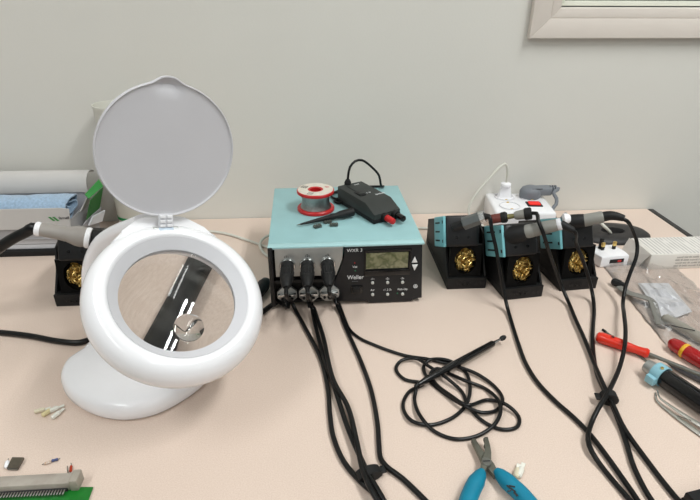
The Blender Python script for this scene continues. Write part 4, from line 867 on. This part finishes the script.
# screwdrivers and hand tools
m_orange = mat('orange_red_plastic', (222,48,26), .3, coat=.2, noise=.06, nscale=40)
t = thing('screwdriver', 'orange red handled screwdriver with dark steel shaft', 'screwdriver', (0.3821,-0.4808,0.0000), group='screwdrivers')
a = V((0.3481,-0.4690,0.0085)); e = V((0.4005,-0.5130,0.0085)); d = (e-a)
part('handle', B().turn(a, e, [(0,.003),(.03,.0068),(.10,.0082),(.45,.0080),(.62,.0066),(.78,.0056),(.88,.0062),(.95,.0072),(1,.0052)], 10), m_orange, t)
part('shaft', B().turn(e-d*.02, V((0.4425,-0.5670,0.0125)), [(0,.0026),(1,.0026)], 12), m_steel, t)
lettering('iii-', .007, m_printd, t, axis_frame(a.lerp(e,.30)+V(0,0,.0083), (0,0,1)) @ Matrix.Rotation(PI/2-.42,4,'Z'), off=t.location, name='printed_mark')
t = thing('steel_rod', 'thin dark steel rod lying under the orange screwdriver', 'rod', (0.3838,-0.4832,0.0000))
part('rod', B().cyl(V((0.3712,-0.4455,0.0018)), V((0.3960,-0.5213,0.0018)), .0015, seg=10), m_steel, t)
part('rod_tip', B().cyl(V((0.3712,-0.4455,0.0018)), V((0.3733,-0.4518,0.0018)), .0019, seg=10), m_blackm, t)
t = thing('screwdriver', 'dark red screwdriver handle with yellow band at right edge', 'screwdriver', (0.4658,-0.5021,0.0000), group='screwdrivers')
a = V((0.4431,-0.4906,0.0105)); e = V((0.4681,-0.5547,0.0105))
part('shaft', B().turn(e, e+(e-a)*.9+V(0,0,-.006), [(0,.0030),(.95,.0030),(1,.0022)], 12), m_steel, t)
part('handle', B().turn(a, e, [(0,.004),(.05,.0080),(.16,.0098),(.5,.0104),(.8,.0096),(1,.007)], 20), mat('dark_red_plastic', (166,26,28), .25, coat=.3, noise=.05), t)
part('yellow_band', B().turn(a.lerp(e,.30), a.lerp(e,.37), [(0,.0101),(.2,.0106),(.8,.0107),(1,.0103)], 20), mat('yellow_plastic', (232,176,40), .35, noise=.05), t)
# solder sucker
t = thing('solder_sucker', 'glossy black solder sucker with pale blue collar and metal nose', 'solder sucker', (0.4064,-0.5672,-0.0000))
a = V((0.3786,-0.5406,0.0135)); e1 = V((0.4119,-0.6278,0.0135)); e = a+(e1-a)*1.9; L = e-a; ct = a.lerp(e1,.215)
part('nose', B().turn(a, a.lerp(e1,.22), [(0,.0050),(.04,.0085),(.5,.0095),(1,.0100)], 24), m_silver, t)
part('barrel', B().turn(a.lerp(e1,.16), e, [(0,.0112),(.02,.0122),(.97,.0124),(1,.011)], 28), m_blackg, t)
part('plunger', B().turn(e, e+L.normalized()*.022, [(0,.0040),(.6,.0040),(.62,.0080),(.95,.0080),(1,.006)], 20), m_blackm, t)
cl_ = part('collar', B().lathe([(.0124,-.0065),(.0136,-.0065),(.0138,.0065),(.0124,.0065)], axis_frame(ct, L), 28, closed=True), mat('pale_blue_collar', (140,188,202), .45, noise=.05), t)
part('collar_lug', B().box((-.0150,-.003,.0), (.008,.011,.0125), axis_frame(ct, L), .0015), MATS['pale_blue_collar'], t, parent=cl_)
part('rivet', B().cyl(ct+V(-.003,-.004,.0125), ct+V(-.003,-.004,.0146), .0020, seg=12), m_brass, t, parent=cl_)
part('green_bit', B().box((0,0,0), (.010,.004,.004), RZ(-.5, V((0.4079,-0.5121,0.0040))), .001), mat('muted_green', (94,128,104), .5, noise=.1), t)
# grey probe beside it
t = thing('grey_probe', 'dark grey slim probe lying behind the solder sucker', 'probe', (0.4416,-0.5425,0.0000))
part('body', B().turn(V((0.4181,-0.5289,0.0060)), V((0.4509,-0.5769,0.0060)), [(0,.0022),(.1,.0036),(.3,.0055),(1,.0058)], 14), mat('slate_plastic', (78,78,82), .45, noise=.08), t)
# tweezers
t = thing('tweezers', 'bent tip steel tweezers lying below the solder sucker', 'tweezers', (0.3830,-0.6112,0.0000))
for s, zz in ((-1,.0022),(1,.0052)):
    pts = [V(q[0], q[1], zz) for q in [(0.3724,-0.5786,0.0040),(0.3666,-0.5923,0.0040),(0.3718,-0.6113,0.0040),(0.3804,-0.6318,0.0040),(0.3912,-0.6544,0.0040),(0.4059,-0.6860,0.0040)]]; off = V(.0010*s,.0006*s,0)
    pp = smooth_path([p+off*(1+k*.9) for k, p in enumerate(pts)], .003); n_ = len(pp)
    part('prong', B().tube(pp, .003, 10, radii=[.0010+.0032*min(1, i/(n_*.5)) for i in range(n_)], flat=(.8,.45)), mat('tweezer_steel', (196,194,186), .32, metal=.8, noise=.05), t)
part('grip_marks', B().box((0,0,0), (.014,.0010,.0006), RZ(-.62, V((0.3755,-0.6271,0.0066)))), m_steel, t)
# dark case in the near right corner
t = thing('dark_case', 'corner of a dark grey case at the lower right edge', 'case', (0.3277,-0.7279,0.0000))
c_ = V((0.3056,-0.7308,0.0180)); part('lid', B().prism([(c_.x,c_.y),(c_.x+.012,c_.y-.07),(c_.x+.09,c_.y-.06),(c_.x+.078,c_.y+.014)], .0004, .018, None, .002), m_black, t)
part('rim', B().prism([(c_.x-.001,c_.y+.0008),(c_.x+.011,c_.y-.071),(c_.x+.091,c_.y-.061),(c_.x+.079,c_.y+.015)], .006, .009, None, .0006), m_blackm, t)

# ================================================================== circuit board and loose parts, near left
o = V((-0.3283,-0.6778,0.0000)); t = thing('circuit_board', 'green circuit board with long grey edge connector at near left', 'circuit board', o)
pc = [(-0.2779,-0.6735,0.0024),(-0.2764,-0.7020,0.0024),(-0.3936,-0.6962,0.0024),(-0.4110,-0.6647,0.0024)]
part('board', B().prism([(p[0],p[1]) for p in pc], .0008, .0024, None, .0002), mat('green_solder_mask', (24,120,40), .35, noise=.25, nscale=120), t)
q0 = V((-0.2911,-0.6759,0.0026)); xr = q0.x; y0 = q0.y; 
cn = part('connector', B().box((xr-.16,y0+.0065,.0075), (.32,.013,.0100), None, .0008), mat('grey_connector', (176,168,158), .6, noise=.6, nscale=45, rgb2=(150,140,130)), t)
part('connector_end', B().box((xr-.003,y0+.0062,.0090), (.008,.0150,.0142), None, .0012), mat('grey_connector_end', (168,160,148), .6, noise=.2), t)
b = B()
for k in range(56): b.box((xr-.012-k*.0028,y0-.0036,.0044), (.0013,.0075,.0030))
pn = part('pins', b, m_chrome, t); pn['kind'] = 'stuff'
b = B(); b.box((xr-.16,y0-.0008,.0040), (.30,.0016,.004)); part('pin_bar', b, m_printd, t)
t = thing('loose_chip', 'small square brown grey chip lying behind the circuit board', 'chip', (-0.3701,-0.6377,0.0000))
part('body', quad([(-0.3750,-0.6448,0.0012),(-0.3634,-0.6459,0.0012),(-0.3627,-0.6331,0.0028),(-0.3750,-0.6320,0.0028)], .0026), mat('chip_brown', (96,88,76), .4, noise=.3, nscale=200, metal=.3), t)
part('pads', quad([(-0.3742,-0.6455,0.0010),(-0.3637,-0.6465,0.0010),(-0.3638,-0.6451,0.0012),(-0.3746,-0.6442,0.0012)], .002), m_steel, t)
t = thing('loose_capacitor', 'tiny white capacitor touching the loose square chip', 'capacitor', (-0.3796,-0.6370,-0.0000))
part('body', B().turn(V((-0.3760,-0.6440,0.0026)), V((-0.3794,-0.6347,0.0026)), [(0,.0012),(.15,.0024),(.85,.0024),(1,.0012)], 12), m_white, t)
part('lead', B().cyl(V((-0.3791,-0.6354,0.0026)), V((-0.3813,-0.6297,0.0008)), .0004, seg=6), m_steel, t)
t = thing('loose_resistor', 'tiny tan resistor with pale end near the circuit board', 'resistor', (-0.3375,-0.6372,0.0000))
part('body', B().turn(V((-0.3398,-0.6402,0.0020)), V((-0.3336,-0.6381,0.0020)), [(0,.0009),(.12,.0018),(.3,.0015),(.7,.0015),(.88,.0018),(1,.0009)], 12), mat('tan_resistor', (190,150,120), .5, noise=.5, nscale=700, rgb2=(220,214,206)), t)
part('lead', B().cyl(V((-0.3421,-0.6404,0.0010)), V((-0.3390,-0.6399,0.0020)), .0004, seg=6), m_steel, t)
t = thing('loose_resistor', 'tiny blue resistor touching the tan one near the board', 'resistor', (-0.3316,-0.6341,0.0000))
part('body', B().turn(V((-0.3335,-0.6370,0.0020)), V((-0.3275,-0.6353,0.0020)), [(0,.0009),(.12,.0017),(.3,.0014),(.7,.0014),(.88,.0017),(1,.0009)], 12), mat('blue_resistor', (84,96,140), .5, noise=.4, nscale=700), t)
part('lead', B().cyl(V((-0.3280,-0.6354,0.0020)), V((-0.3263,-0.6337,0.0010)), .0004, seg=6), m_steel, t)
t = thing('loose_diode', 'tiny red glass diode behind the board connector', 'diode', (-0.3101,-0.6468,0.0000))
part('glass_body', B().turn(V((-0.3078,-0.6530,0.0018)), V((-0.3104,-0.6445,0.0018)), [(0,.0008),(.15,.0015),(.85,.0015),(1,.0008)], 12), mat('red_glass', (176,60,34), .2, noise=.2), t)
part('lead', B().tube(smooth_path([(-0.3103,-0.6449,0.0018),(-0.3112,-0.6423,0.0012),(-0.3124,-0.6405,0.0008)], .002), .0004, 6), m_steel, t)
part('lead', B().tube(smooth_path([(-0.3079,-0.6527,0.0018),(-0.3084,-0.6547,0.0010),(-0.3108,-0.6525,0.0008),(-0.3132,-0.6479,0.0008),(-0.3147,-0.6440,0.0008)], .002), .0004, 6), m_steel, t)
